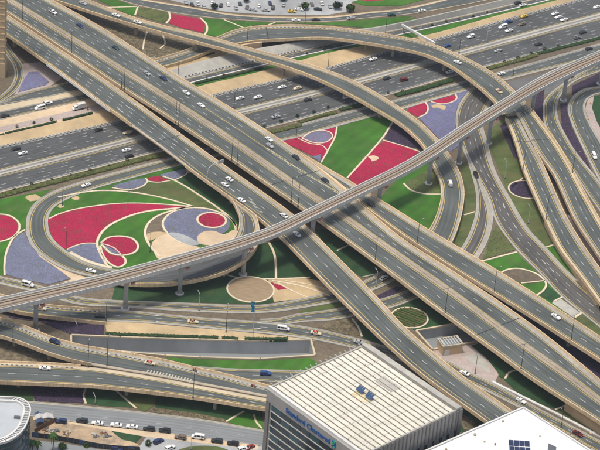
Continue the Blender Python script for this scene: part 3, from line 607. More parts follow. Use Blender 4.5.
gs = sub_strip([(249, 200), (256, 207), (262, 214)], 2.6, SA2, .06); wm = MB(); gs.dashes(wm, 2, .5, 1.8, 0, .4, 1.2); wm.build('gore_hatching', 'paint_hatch', oA2, kind='stuff')
A3I = [(221, 189.5), (228, 194), (233.5, 201), (238, 212), (239.5, 222), (237, 233), (229, 243), (214, 251.5), (190, 259), (160, 266), (135, 269.5), (117, 270)]
A3O = [(222, 191), (240, 203.5), (255.5, 213.5), (258, 221), (259.5, 233), (257, 246), (247, 258), (236, 266), (222, 272.5), (200, 279), (167, 283.5), (132, 283.5), (111, 281)]
bridge('A3', 'curving exit ramp dropping from the overpass beneath the rail viaduct to the loop road', A3I, A3O, (9, 9, 8.6, 7.8, 6.5, 4.8, 3.2, 1.9), lanes=1, sh=(1.2, 1.2), par=((0, 1), (.16, 1)), shm=('shoulder', 'shoulder_warm'), piers=(.33, .45, .56), mark=(.12, 1), name='overpass_ramp', deck=1.5, surf='asphalt_highway')
C1U = [(60, -10), (80, -4), (100, 4), (133, 16.5), (167, 26), (200, 33.5), (250, 47.5), (300, 61), (342, 75), (367, 87), (400, 107), (422, 123), (437, 138), (450, 155), (458, 168), (464, 188), (463, 207), (457, 230), (448, 250)]
C1L = [(50, -2), (66, 3), (100, 14), (150, 28.5), (200, 42), (250, 55.5), (300, 71), (350, 94), (375, 108.5), (400, 123.5), (422, 144), (433, 165), (440, 180), (441, 197), (437, 213), (430, 228), (416, 246)]
bridge('C1', 'slender curved flyover sweeping from the top left over the highway', C1U, C1L, (6, 6.5, 7, 7.6, 7.8, 7.6, 7, 5, 2.6, 1.7), lanes=1, sh=(1.2, .9), ext=(30, 0), shm=('shoulder', 'shoulder_warm'), name='flyover', piers=(.1, .2, .30, .44, .545, .615, .7), deck=1.5, pierw=1.8)
C2U = [(140, 62), (165, 56), (190, 48), (210, 40), (222, 35), (238, 29), (259, 25.7), (292, 24.5), (327, 26), (373, 31.5), (400, 36), (425, 41), (450, 50.5), (475, 62), (497, 75), (515, 91), (529, 105)]
C2L = [(148, 70), (172, 64), (196, 56), (215, 48), (248, 41), (280, 38.5), (327, 37), (359, 41), (392, 46.5), (425, 54), (450, 65), (463, 74), (480, 87), (495, 101), (505.5, 117)]
bridge('C2', 'broad curved flyover arching across the top over the highway', C2U, C2L, (.8, .9, 1.6, 3.5, 5.5, 7, 7.8, 8, 8, 7.6, 7.2), lanes=2, sh=(1.6, 1.0), ext=(20, 0), shm=('shoulder', 'shoulder_warm'), kerbs=(1, 0), name='flyover', piers=(.42, .56, .62, .74, .82, .91), deck=1.6, joints=(.35,))
E1L = [(505.5, 117), (514, 138), (523, 168), (535, 196), (545, 218), (560, 248), (579, 273), (600, 302)]
E1R = [(519, 117), (530.5, 140), (539.5, 156), (546, 170), (567, 217), (586, 248), (603, 272), (620, 296)]
E2L = [(519.5, 116), (531, 139), (541, 156), (553, 172), (574, 217), (600, 257)]
E2R = [(529, 104.5), (549, 131), (565, 155), (581, 185), (600, 219), (612, 240)]
bridge('E1', 'left branch of the broad flyover descending past the round purple bed', E1L, E1R, (7.2, 6.8, 6, 5, 4.2, 3.2, 2.2), lanes=2, sh=(1.4, 1.4), ext=(0, 60), par=((0, 1), (.16, 1)), name='overpass_ramp', piers=(.12, .25), joints=(.12,), shm=('beige_pale', 'shoulder'))
bridge('E2', 'right branch of the broad flyover heading down to the right edge', E2L, E2R, (7.2, 6.8, 6.2, 5.4, 4.6, 4), lanes=2, sh=(1.4, 1.2), ext=(0, 60), par=((.22, 1), (0, 1)), name='overpass_ramp', piers=(.2, .4, .6), joints=(.17,), shm=('shoulder', 'beige_pale'))
Q1U = [(-10, 290), (8, 296), (47, 304), (80, 307), (107, 309.2)]; Q1L = [(-10, 303), (14, 310), (40, 314.5), (70, 318), (107, 322.5)]
bridge('Q1', 'low road bridge under the rail viaduct over the dark planting', Q1U, Q1L, (3.4, 3.2, 2.8, 1.8, .5), lanes=2, sh=(1.1, .9), ext=(40, 0), kerbs=(1, 0), shm=('shoulder', 'shoulder_warm'), piers=(.45,), deck=1.1, name='road_bridge')
O1F = [(0, 317), (23, 324), (47, 334.5), (70, 341.5), (93, 346.5), (120, 350.5), (140, 354.5), (167, 359.5), (197, 367), (225, 373), (264, 383.5), (300, 394)]
O1N = [(0, 335), (23, 342), (47, 351.5), (70, 358.5), (100, 364.5), (120, 368), (160, 374.5), (200, 382.5), (264, 394.5), (300, 401)]
PF = [(0, 360.5), (47, 362), (89, 365), (100, 366), (120, 369.2), (160, 375.7), (200, 383.7), (264, 395.7), (300, 402.2)]
PN = [(0, 381), (50, 383), (100, 385.5), (150, 391), (200, 397.3), (262, 407.5), (300, 413)]
bridge('O1', 'left overpass ramp with painted kerbs merging into the lower overpass', O1F, O1N, (6.5,), lanes=1, sh=(2.6, 1.1), ext=(40, 20), kerbs=(1, 0), shm=('shoulder', 'shoulder_warm'), par=((0, 1), (0, .38)), name='overpass_ramp', piers=(.16, .27), deck=1.4, edge=('y', None))
bridge('P', 'lower two lane overpass with painted kerbs at the bottom left', PF, PN, (6.5,), lanes=2, sh=(1.9, 1.1), ext=(40, 20), kerbs=(1, 0), shm=('beige_pale', 'shoulder'), par=((0, .32), (0, 1)), piers=(.16, .46, .71), deck=1.4, edge=('y', 'y'))
S = ROADS['P']; wm = MB(); gs = sub_strip([(147, 371.5), (160, 374), (176, 377.5), (192, 381)], 3.0, S, .075); gs.dashes(wm, 2, .5, 2.8, 0, .5, 1.3); wm.build('gore_hatching', 'paint_hatch', [ob for ob in bpy.data.objects if ob.get('label', '').startswith('lower two lane')][0], kind='stuff')
wall_strip('retaining_wall', 'beige retaining wall under the end of the wide overpass at lower right', [(566, 399), (580, 409), (600, 422), (640, 448)], [(566, 408), (580, 417), (600, 430), (640, 456)], 6.6, 0, 'beige')
wall_strip('retaining_wall', 'beige wall carrying the descending left flyover branch', [(544.5, 219), (560, 248.5), (579, 274), (600, 303)], [(545, 228), (557, 250), (575, 277), (596, 306)], 3.6, 0, 'beige')
wall_strip('retaining_wall', 'beige abutment wall under the broad flyover near the top', [(215, 50), (248, 44), (262, 42.5)], [(215, 55), (248, 51), (262, 49)], 4.0, 0, 'beige')
patch('pavement', 'pinkish paving wedge between the two flyover branches', [(567, 219), (574, 219), (600, 258), (625, 296), (603, 272), (586, 248)], 'paving', z=2.2)
# ------------------------------------------------------------------ rail viaduct
MF = [(0, 297), (50, 286), (100, 274.5), (150, 261.5), (200, 248), (240, 236.5), (272, 225.5), (300, 212.5), (350, 188.5), (400, 164), (425, 149.5), (460, 126), (500, 101), (542, 75.5), (570, 62.5), (600, 50)]
MN = [(0, 309), (50, 297.5), (100, 286), (150, 273), (200, 258.7), (240, 247), (280, 232.5), (310, 218), (360, 194), (405, 172.5), (432, 157), (465, 135), (505, 109), (545, 86), (570, 74), (600, 60.5)]
def viaduct():
    S = Strip(MF, MN, (17,), rail=1.1, ext=(60, 60)); ROADS['M'] = S
    o = thing('rail_viaduct', 'pale concrete elevated rail viaduct curving across the middle of the interchange', 'viaduct')
    m = MB(); S.sweep(m, [(0, .1, 0), (1, .1, 0), (1, .1, -.5), (1, 2.2, -1.3), (1, 2.8, -2.1), (0, 2.8, -2.1), (0, 2.2, -1.3), (0, .1, -.5)], closed=True); m.build('girder', 'concrete', o)
    for sd_ in (0, 1):
        m = MB(); S.sweep(m, [(sd_, 0, -.9), (sd_, 0, 1.1), (sd_, .35, 1.1), (sd_, .45, .02)], closed=True); m.build('parapet', 'parapet_pale', o)
        m = MB(); S.sweep(m, [(sd_, .45, .3), (sd_, 1.15, .3), (sd_, 1.15, .0)]); m.build('walkway', 'concrete', o)
        m = MB(); S.sweep(m, [(2, .5 + (sd_ * 2 - 1) * .09, .03), (2, .5 + (sd_ * 2 - 1) * .36, .03)]); m.build('track_bed', 'trackbed', o)
        m = MB(); S.sweep(m, [(2, .5 + (sd_ * 2 - 1) * .15, .035), (2, .5 + (sd_ * 2 - 1) * .15, .22), (2, .5 + (sd_ * 2 - 1) * .30, .22), (2, .5 + (sd_ * 2 - 1) * .30, .035)]); m.build('track_slab', 'trackbed_mid', o)
        for f in (.15, .30):
            m = MB(); c = .5 + (sd_ * 2 - 1) * f; S.sweep(m, [(2, c - .009, .2), (2, c - .009, .38), (2, c + .009, .38), (2, c + .009, .2)], closed=True); m.build('rail', 'rail', o)
    m = MB(); S.sweep(m, [(2, .41, .02), (2, .43, .36), (2, .57, .36), (2, .59, .02)]); m.build('centre_walkway', 'trackbed_mid', o)
    m = MB(); S.blocks(m, 1, -.01, (.08, .03, 1.9), -.85, 3.); m.build('segment_joint', 'concrete', o, kind='stuff')
    for x, y in ((-30, 343), (34, 328), (116, 303), (184.6, 298.5), (246.7, 278), (322.5, 250), (386, 215), (427, 184.5), (462, 166), (495, 144.5), (533, 119), (568.5, 101.5), (601, 86)):
        q = P2(x, y); i = int(np.argmin(np.linalg.norm(S.c[:, :2] - q, axis=1))); c = S.c[i, :2]; n_ = np.array([*S.nr[i], 0]); t_ = np.array([*S.tg[i], 0]); m = MB(); rows = []
        for zz, a_, b_ in ((-.3, 1.05, 1.05), (11.6, 1.0, 1.0), (13.2, 1.5, 1.1), (14.4, 2.5, 1.2), (14.92, 2.7, 1.25)):
            rows.append([np.array([c[0], c[1], zz]) + n_ * a_ * math.cos(t) + t_ * b_ * math.sin(t) for t in np.linspace(0, 6.2832, 18, endpoint=False)])
        m.grid(rows, closed=True, cap=True); pr = m.build('pier', 'pier', o, smooth=True)
        m = MB(); m.tube([(c[0], c[1], -.1), (c[0], c[1], .5)], 1.9, 18); m.build('footing', 'pier', pr)
        m = MB(); m.box((*(c + n_[:2] * 2.2 + t_[:2] * 2.0), 13.9), (1.9, .8, .9), t_, n_); m.build('warning_board', 'pink', pr)
viaduct()
# ------------------------------------------------------------------ gardens
patch('pavement', 'worn tarmac apron between frontage road and right slip road', [(480, 88), (520, 79), (560, 69), (600, 58), (640, 48), (640, 62), (590, 72), (553, 92), (530, 99), (505, 92)], 'tarmac')
LW = 'lawn'
patch(LW, 'bright lawn inside the loop road', [(40, 232), (42, 212), (60, 198), (100, 184), (175, 166), (195, 162), (240, 205), (252, 235), (215, 268), (150, 285), (112, 281), (70, 262)], 'grass')
patch(LW, 'olive lawn wedge above the long red bed', [(108, 190), (125, 186), (147, 183), (172, 181), (200, 196), (232, 222), (228, 224), (192, 206.5), (167, 199), (133, 193)], 'grass_olive')
patch(LW, 'dark lawn under the edge of the overpass', [(172, 170), (192, 164), (240, 205), (240, 225), (200, 196), (175, 181)], 'grass_dark_shaded')
bed('long tapering magenta flower bed inside the loop road', [(48.5, 219), (60, 214.5), (75, 210.3), (100, 206.3), (120, 204.4), (140, 204.2), (165, 205.6), (189, 208), (170, 209), (150, 210.6), (135, 214), (120, 219.5), (108, 226), (100, 234), (96, 243), (85, 243), (75, 245.5), (66, 249.5), (57, 243), (51, 234), (48.5, 225)], 'red')
bed('grey lavender bed below the long magenta bed', [(67, 250.5), (75, 246.7), (85, 244.3), (95, 244.5), (99, 251), (104, 260), (107, 265), (95, 262.5), (82, 258), (73, 254)], 'blue')
bed('magenta petal bed, upper of two, inside the loop', [(101, 243), (108, 238.7), (120, 237.2), (131, 239.5), (137, 246), (134, 251.5), (124, 254.7), (112, 249)], 'red')
bed('thin lavender lens between the two magenta petals', [(102, 244.4), (110, 247), (121, 254.6), (110, 253)], 'blue')
bed('magenta petal bed, lower of two, beside the rail viaduct', [(100.5, 247), (110, 255), (121.5, 257), (124.5, 260.5), (123.5, 264.5), (118, 266.7), (110, 263.3), (103.5, 255)], 'red')
path([(58, 197.5), (78, 193.5), (100, 191), (133, 192.7), (167, 199.2), (193, 206.8)]); path([(49, 219), (60, 214), (75, 209.7), (100, 205.7), (120, 203.8), (140, 203.6), (165, 204.8), (193, 207)], .8)
path([(193, 207.2), (170, 209.2), (150, 211.2), (135, 214.6), (120, 220.2), (108, 226.8), (100.5, 234.5), (97, 244), (100, 253), (107, 266)], 1.2)
path([(66, 250.5), (75, 246.2), (85, 243.7), (96, 243.7)], .7); path([(101, 243.3), (108, 238), (120, 236.5), (132, 238.8), (138, 246), (135, 252.2), (124, 255.6), (112, 254), (101, 244.2)], 1.)
path([(100, 246), (103, 255.5), (110, 264), (118, 267.6), (124, 265.3), (125.6, 260.5), (122, 256)], 1.); path([(101, 243.8), (112, 247), (122, 255.6)], .6)
path([(70, 252.5), (82, 259), (95, 264), (112, 268)], 1.8)
path([(160, 257), (154, 251), (147.5, 242), (145, 233), (147.5, 225), (155, 217.8), (170, 211.5), (185, 208)], 1.1); path([(163, 176.5), (175, 181), (200, 196), (232, 220), (236, 230)], 1.0)
bed('half moon lavender bed beside the loop road', [(113, 186.5), (122, 183.3), (133, 180.5), (143, 178.8), (146.5, 181), (142.5, 185.5), (133, 188.8), (123, 188.8)], 'blue')
bed('small magenta wedge beside the loop road', [(148, 178), (157, 176), (169, 180.3), (158, 181.9), (149, 180.9)], 'red', smooth=False)
bed('greyish lavender bed half under the overpass edge', [(160, 175.5), (178, 170.6), (186, 169), (185.5, 173.8), (175, 179.3)], 'blue')
path([(112, 188), (123, 189.7), (133, 189.7), (143, 186.3), (147.5, 181), (145, 178.3)], .8); path([(148, 181.7), (158, 182.7), (170, 181)], .7); path([(187, 168.5), (186.8, 174), (175, 180.3)], .6)
patch('sand_patch', 'dark mulch crescent left of the big lavender disc', [(149, 225), (155, 218.5), (167, 213), (164, 221), (164, 228), (168, 234), (156, 238), (147, 240), (146, 233)], 'soil', True)
bed('big lavender disc ringed in cream under the overpass', [(163.4, 224), (168, 216), (177, 211.2), (190, 209), (207, 209.9), (221, 214.4), (229, 220), (228, 230), (221, 235), (203, 243), (191, 244.5), (178, 240), (168, 232)], 'blue')
path([(192, 246.5), (177, 241.2), (167, 233), (162.7, 224.3), (167.3, 216), (176.7, 210.6), (190, 208.2), (207, 209.1), (222, 213.8), (231, 219.5), (236, 226)], 1.)
b = MB(); b.prism(pxpoly([(168, 233.5), (176, 233.3), (188, 237), (196, 241.5), (203, 243.5), (192, 246), (178, 241)], 0, True), 0, .34); b.build('gravel_patch', 'concrete_grey', None, kind='structure', label='grey gravel lens in the lavender disc')
def round_bed(label, x, y, r, kind, ring, ztop=.34, zc=0):
    c = P2(x, y); poly = [(c[0] + r * math.cos(t), c[1] + r * math.sin(t)) for t in np.linspace(0, 6.2832, 48, endpoint=False)]
    gm, tm, dn = dict(red=('magenta_ground', 'magenta', 3.), brown=('brown_bed', 'leaf_brown', 0), purple=('purple_ground', 'purple', 3.), rows=('soil', 'leaf', 0))[kind]
    o = thing('flower_bed' if kind == 'red' else 'planting_bed', label, 'flower bed' if kind == 'red' else 'plants'); m = MB(); m.prism(poly, -.2, ztop); m.build('soil', gm, o)
    if dn: tufts('blossom' if kind == 'red' else 'foliage', tm, o, scatter(poly, dn), ztop, (.2, .45), (.1, .35))
    m = MB(); rows = []
    for t in np.linspace(0, 6.2832, 61):
        d = np.array([math.cos(t), math.sin(t)]); rows.append([(*(c + d * r), -.1), (*(c + d * r), ztop + .06), (*(c + d * (r + ring)), ztop + .06), (*(c + d * (r + ring)), -.1)])
    m.grid(rows); m.build('edging', 'path', o); return o, c
round_bed('round magenta bed ringed in cream inside the lavender disc', 211.7, 220.7, 6.1, 'red', .95, .36)
round_bed('round brown bed at the foot of a viaduct pier', 250.5, 289.8, 9.9, 'brown', .7, .3)
round_bed('round dark purple bed beside the descending flyover branch', 526, 190, 8.0, 'purple', .7, .3)
for pts, lab in (([(152, 243), (160, 236.5), (170, 233.8), (178, 240.5), (187, 244.5), (200, 248), (180, 258), (160, 260), (153, 250)], 'pale sand fan beside the rail viaduct'), ([(147, 234), (160, 232), (168, 234), (158, 238), (148, 241)], 'brown sand blotch in the mulch'),
                 ([(197, 238), (203, 232.5), (214, 231.5), (224, 235), (235, 230), (238, 240), (215, 246), (200, 244)], 'pale sand pool under the lavender disc')):
    b = MB(); b.prism(pxpoly(pts, 0, True), 0, .37 if 'pool' in lab else .15 + .01 * len(lab) / 10); b.build('sand_patch', 'sand_pale' if 'pale' in lab else 'sand', None, kind='structure', label=lab)
for x, y, r in ((33, 198, 8.5), (76, 198.5, 4.2), (61, 206.5, 4.2)):
    b = MB(); b.prism(pxpoly([(x + r * math.cos(t) * random.uniform(.7, 1.1), y + r * .45 * math.sin(t) * random.uniform(.7, 1.1)) for t in np.linspace(0, 6.28, 10, endpoint=False)], 0, True), 0, .16); b.build('sand_patch', 'sand', None, kind='structure', label='bare sand patch dug in the lawn')
# outside the loop, left edge
patch(LW, 'lawn at the left edge outside the loop', [(-40, 206), (0, 199.5), (25, 194.5), (52, 189), (33, 204), (26, 217), (25, 231), (10, 240), (6, 262), (5, 276), (-40, 268)], 'grass')
bed('magenta bed cut by the left picture edge', [(-14, 219), (0, 215.5), (9, 217), (16, 222), (18, 227), (16, 232.5), (9, 238), (0, 241), (-14, 243)], 'red')
path([(-10, 216), (0, 214.6), (9.5, 216), (17.5, 221.5), (19.5, 227), (17, 233.5), (9, 239.5), (-5, 243)], .9); path([(25, 230), (15, 236.5), (7.3, 250), (4.6, 263), (4.6, 276)], .9)
bed('large grey violet bed between loop road and viaduct', [(24, 232.5), (15.5, 238), (8.3, 250), (5.8, 263), (6, 274.5), (25, 280), (48, 284.5), (70, 279), (55, 267.5), (40, 257.5), (30, 244.5)], 'blue', smooth=False)
patch('sand_patch', 'pale sand wedge outside the loop road', [(25, 231), (30, 244), (40, 257), (55, 267), (72, 279.5), (60, 283), (95, 277), (88, 275), (70, 270), (51, 261.5), (37, 251), (28, 237)], 'sand_pale')
# between highway, overpass and flyover
patch(LW, 'bright lawn between the two magenta beds', [(337, 127.5), (372, 117), (394, 120), (373, 149), (347, 178), (320, 163), (326, 152)], 'grass')
bed('magenta bed under the overpass edge beside the frontage road', [(282, 142), (300, 137), (336, 127.5), (334, 137), (329, 147), (322, 160), (300, 150)], 'red', smooth=False)
bed('lavender ellipse set into the magenta bed', [(303, 138), (311, 133.5), (322, 131.5), (330, 134), (331, 138), (325, 142), (315, 142.5), (306, 141)], 'blue', h=.3)
path([(302, 138.5), (311, 132.8), (322, 130.8), (331, 133.5), (332, 138.2), (325, 143), (315, 143.4), (302, 139)], .7, z=.42); path([(337, 127), (335, 137), (330, 147), (321, 163)], .8); path([(298, 139), (310, 144), (322, 146), (327, 151)], .6, z=.42)
bed('small lavender wedge by the overpass edge', [(312, 157), (321, 154.5), (320, 162)], 'blue', smooth=False, h=.32)
bed('magenta bed running under the rail viaduct', [(373.5, 149), (384, 141), (400, 146), (418, 152), (404, 166), (358, 188), (348.5, 178)], 'red', smooth=False)
path([(393, 122), (384, 136), (373, 149.5), (347, 178.5)], .9); path([(383, 140.5), (400, 145.3), (420, 152)], .7)
bed('dark purple bed beside the slender flyover', [(384.5, 139), (394, 121), (404, 127), (424, 150), (400, 145)], 'purple', smooth=False)
bed('magenta half disc, left of two, by the frontage road', [(407.5, 110), (415, 106.5), (424.5, 103.3), (427, 108), (424.5, 113.5), (418, 116.7)], 'red')
bed('magenta half disc, right of two, by the frontage road', [(432, 101.8), (443, 98.5), (454.5, 95.6), (455.5, 99), (450, 102.4), (440, 103.5)], 'red')
bed('wide violet bed between flyover and slip road', [(428.5, 103.5), (431.5, 103), (440, 104.8), (450.5, 103.3), (457, 99), (456.5, 94.5), (471, 89.5), (462, 98), (456, 110), (455, 127), (462, 144), (450, 152), (437, 137), (419.5, 118.3), (425.5, 114.5), (428.5, 108)], 'violet', smooth=False)
path([(418, 118), (426, 114), (428, 108), (425.5, 102.5)], .8); path([(431, 102), (440, 104.2), (450.5, 102.9), (456.5, 99), (455.5, 94.5)], .8)
b = MB(); b.prism(pxpoly([(371, 160), (368, 157.5), (374, 156), (379, 158.5), (376, 161), (372, 162)], 0, True), 0, .4); b.build('sand_patch', 'sand_pale', None, kind='structure', label='pale bare patch in the magenta bed')
b = MB(); b.prism(pxpoly([(431, 106), (440, 105), (446, 107), (444, 110.5), (437, 108), (433, 108.5)], 0, True), 0, .36); b.build('sand_patch', 'sand', None, kind='structure', label='bare soil scar in the violet bed')
# lawn under viaduct, right of the overpass
patch(LW, 'lawn inside the curve of the slender flyover', [(378, 200), (400, 176), (432, 160), (443, 180), (443, 200), (434, 230), (415, 225), (395, 211)], 'grass')
bed('rough olive bed at the viaduct pier inside the flyover curve', [(405, 184.5), (418, 176), (434, 168), (441, 184), (440.5, 193), (425, 193), (412, 190)], 'olive', dens=1.2)
path([(403.5, 183.5), (411, 190.5), (425, 194.2), (441, 194.5)], .9)
patch(LW, 'olive lawn strip between flyover and slip road branch', [(460, 165), (466, 160), (477, 190), (476, 215), (462, 249), (452, 262), (445, 255), (463, 215), (465, 190)], 'grass_olive')
path([(464, 215.5), (475, 212)], .8)
bed('ploughed green triangle between slip road and its branch', [(495.5, 225), (515.5, 250), (483, 260), (489, 241)], 'olive', smooth=False, dens=1.5)
patch(LW, 'bright lawn strip below the ploughed triangle', [(478, 262), (517, 253), (545, 280), (575, 312), (560, 318), (500, 276)], 'grass'); path([(482, 261.5), (517, 252.3)], .9)
b = MB(); b.prism(pxpoly([(503, 272.5), (511, 270), (521, 270), (536, 275), (543, 281), (521, 283)], 0, True), 0, .2); b.build('soil_patch', 'soil', None, kind='structure', label='dark brown soil half of the oval bed')
path([(500, 273.5), (508, 269.8), (520, 269), (538, 275), (546, 284), (543, 291), (536, 296)], .9); path([(521, 283.5), (545, 281)], .7)
patch(LW, 'dark grass below the oval bed', [(546, 285), (562, 297), (553, 303), (538, 295)], 'grass_dark_shaded')
patch('pavement', 'pale concrete platform between ramp and slip road', [(560, 298), (580, 313), (574, 318), (552, 303)], 'concrete'); path([(553, 302), (562, 297.5)], .8); path([(574, 318), (582, 313)], 1.2)
patch(LW, 'olive grass sliver beside the slip road', [(582, 314), (606, 333), (602, 338), (574, 319)], 'grass_olive')
patch(LW, 'lawn between slip road and flyover branch', [(487, 141), (493, 128), (507, 117), (514, 140), (524, 168), (546, 218), (562, 250), (590, 292), (572, 276), (546, 248), (530, 231), (511, 200)], 'grass_olive')
patch(LW, 'bright lawn triangle beside the descending wall', [(545, 247.5), (556, 244.5), (570, 262), (582, 279), (570, 273)], 'grass')
path([(546, 247.5), (556, 244.5)], .9); path([(523, 178), (512, 187.5)], .8); path([(576, 281), (585, 279)], .7)
bed('dark scrub sliver between slip road and wall', [(575, 281), (584, 281), (606, 305), (600, 308)], 'scrub', smooth=False, dens=2)
bed('dark purple planting strip between the two rightmost roads', [(560, 104), (567, 103), (567, 113), (572, 128), (582, 149), (592, 172), (574, 148), (562, 128)], 'purple', smooth=False)
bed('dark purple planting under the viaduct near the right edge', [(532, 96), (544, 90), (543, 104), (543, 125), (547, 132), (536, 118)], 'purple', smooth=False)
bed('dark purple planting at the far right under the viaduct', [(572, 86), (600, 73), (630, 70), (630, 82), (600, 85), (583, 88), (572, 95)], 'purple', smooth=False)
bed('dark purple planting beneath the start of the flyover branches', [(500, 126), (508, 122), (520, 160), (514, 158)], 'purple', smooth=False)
patch(LW, 'dark lawn right of the pink sidewalk', [(594, 96), (640, 88), (640, 180), (612, 148), (597, 122), (592, 108)], 'grass_dark_shaded')
# below the viaduct
patch(LW, 'dark lawn in the shade below viaduct and exit ramp', [(112, 300), (114, 290), (200, 276), (262, 244), (284, 239), (340, 297), (300, 299), (260, 304.5), (190, 302.5)], 'grass_dark_shaded')  # viaduct and ramp shade is also put into the lawn colour
path([(200, 288), (228, 276.5)], .7) if False else path([(226, 275), (238, 278), (246, 278.5)], .6)
bed('small magenta triangle beside the round brown bed', [(270, 282.3), (288, 288.5), (278, 290.2)], 'red', smooth=False)
patch('sand_patch', 'raked sand patch with pale lines below the viaduct', [(268, 279.5), (300, 277.5), (330, 283), (342, 296), (300, 299), (274, 302)], 'sand')
path([(269, 243), (273.5, 252), (275.5, 262), (276, 279)], 1.0); path([(262, 279.5), (285, 279), (310, 278)], 1.); path([(272, 281), (300, 286), (330, 296)], .9); path([(276, 282), (290, 290), (308, 298)], .7); path([(285, 281), (310, 285), (335, 292)], .7)
patch(LW, 'shaded lawn between ramp and wide overpass', [(312, 228), (345, 232), (398, 272), (362, 278), (340, 262)], 'grass_dark_shaded'); path([(337, 251), (350, 244.5)], .8)
path([(362, 277.5), (388, 271.5)], .7, 'shoulder')
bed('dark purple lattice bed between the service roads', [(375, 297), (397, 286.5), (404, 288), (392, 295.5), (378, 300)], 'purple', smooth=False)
patch(LW, 'dark lawn round the topiary circle', [(393, 309), (419, 298), (448, 290), (460, 318), (456, 325), (417, 332), (405, 325)], 'grass_dark_shaded')
bed('scrubby verge strip in the gore below the service road', [(330, 322), (352, 317), (360, 320), (350, 329), (365, 336), (340, 334), (318, 327)], 'scrub', smooth=False, dens=1.5)
patch(LW, 'dark grass triangle beside the scrub', [(352, 318), (375, 313), (404, 335), (398, 349), (362, 338)], 'grass_dark_shaded'); path([(352, 319), (358, 327), (362, 337)], .8)
patch('sand_patch', 'olive sand strip beside the service road left', [(298, 311), (335, 302), (345, 305), (320, 312), (300, 314)], 'grass_olive')
patch('sand_patch', 'bare brown slope behind the striped office roof', [(314, 342), (330, 343), (362, 350), (352, 362), (318, 366)], 'soil'); patch('sand_patch', 'sand strip between road and hedge', [(105, 322), (140, 323), (230, 331), (290, 337), (316, 341), (308, 341), (260, 341.5), (180, 339), (107, 335)], 'sand')
patch(LW, 'grass strip in front of the underpass cutting', [(165, 357.5), (200, 359.5), (260, 361), (310, 358), (322, 366), (300, 371), (230, 369), (185, 365)], 'grass')
bed('dark purple planting under the low road bridge', [(6, 313), (40, 317), (70, 321), (104, 325), (104, 336), (72, 335), (40, 322), (10, 318)], 'purple', smooth=False); patch(LW, 'dark grass at the viaduct foot', [(112, 284), (150, 288), (165, 298), (118, 297)], 'grass_dark_shaded')
patch('verge', 'scrub ground under the left overpasses', [(-40, 338), (0, 340), (40, 352), (90, 362), (90, 366), (-40, 362)], 'scrub')
# strip between lower overpass and street
bed('dark purple planting below the lower overpass', [(30, 384), (86, 388), (85, 396), (83, 403.5), (35, 401)], 'purple', smooth=False); patch(LW, 'dark grass at the far lower left', [(-40, 380), (33, 384), (33, 401), (-40, 395)], 'grass_dark_shaded')
patch(LW, 'green wedge below the lower overpass, near the street', [(87, 388), (116, 391), (136, 408), (100, 406), (85, 403.5)], 'grass_dark_shaded')  # wedge given the darker grass to paint in the deck's shade
patch('sand_patch', 'olive sand wedge round an overpass pier', [(116, 391), (156, 394), (154, 406), (145, 412), (136, 408)], 'grass_olive'); patch(LW, 'dark grass strip below the lower overpass', [(156, 394), (262, 405), (262, 424), (240, 414), (226, 420), (155, 408)], 'grass_dark_shaded')
bed('dry scrub strip along the bottom street', [(155, 408), (200, 414), (226, 420), (222, 422.5), (180, 417), (150, 412)], 'scrub', smooth=False, dens=2); patch(LW, 'bright grass triangle beside the striped office building', [(227, 422), (244, 412), (262, 418), (264, 430), (240, 426)], 'grass')
path([(86, 388), (83.5, 396), (86, 404)], .8); path([(116, 391), (136, 408.5)], .8); path([(244, 411.5), (226, 422)], .8); path([(254, 415), (256, 422), (262, 429)], .8)
# lower right
patch('pavement', 'pink paved forecourt of the small pump house', [(428, 352), (480, 343), (500, 372), (494, 384), (473, 374), (440, 358)], 'paving'); patch('pavement', 'worn pale slab in the pink forecourt', [(463, 357), (478, 353), (490, 365), (490, 374), (476, 366)], 'concrete')
patch(LW, 'dark lawn wedge below the wide overpass', [(471, 346), (484, 342), (530, 372), (522, 380), (500, 378), (497, 372), (488, 360)], 'grass_dark_shaded'); path([(505, 379), (509, 373), (518, 370)], .9)
patch(LW, 'lawn strip between road and wide overpass', [(504, 380), (512, 372), (525, 369), (570, 402), (566, 408), (556, 410), (522, 397)], 'grass_dark_shaded'); patch(LW, 'lawn strip end below the beige retaining wall', [(556, 410.5), (566, 408.5), (640, 455), (640, 462), (600, 437)], 'grass_olive'); path([(555, 410), (567, 405.5)], .8); path([(590, 434), (600, 428)], .7)
path([(492, 382), (520, 396), (560, 416), (600, 437), (640, 458)], 1.2, 'concrete_white', z=.5, label='pale concrete kerb along the road below the overpass')
bed('dark purple planting in the gap between wide overpass and its ramp', [(470, 280), (520, 302), (640, 388), (640, 408), (575, 368), (520, 328), (490, 305)], 'purple', smooth=False, dens=1.5)
patch(LW, 'dark grass beneath the ramp behind the office corner', [(425, 376), (470, 405), (505, 428), (490, 446), (445, 425), (415, 392)], 'grass_dark_shaded'); bed('brown scrub between office corner and ramp', [(455, 412), (470, 418), (480, 430), (465, 432)], 'scrub', smooth=False, dens=1.5)
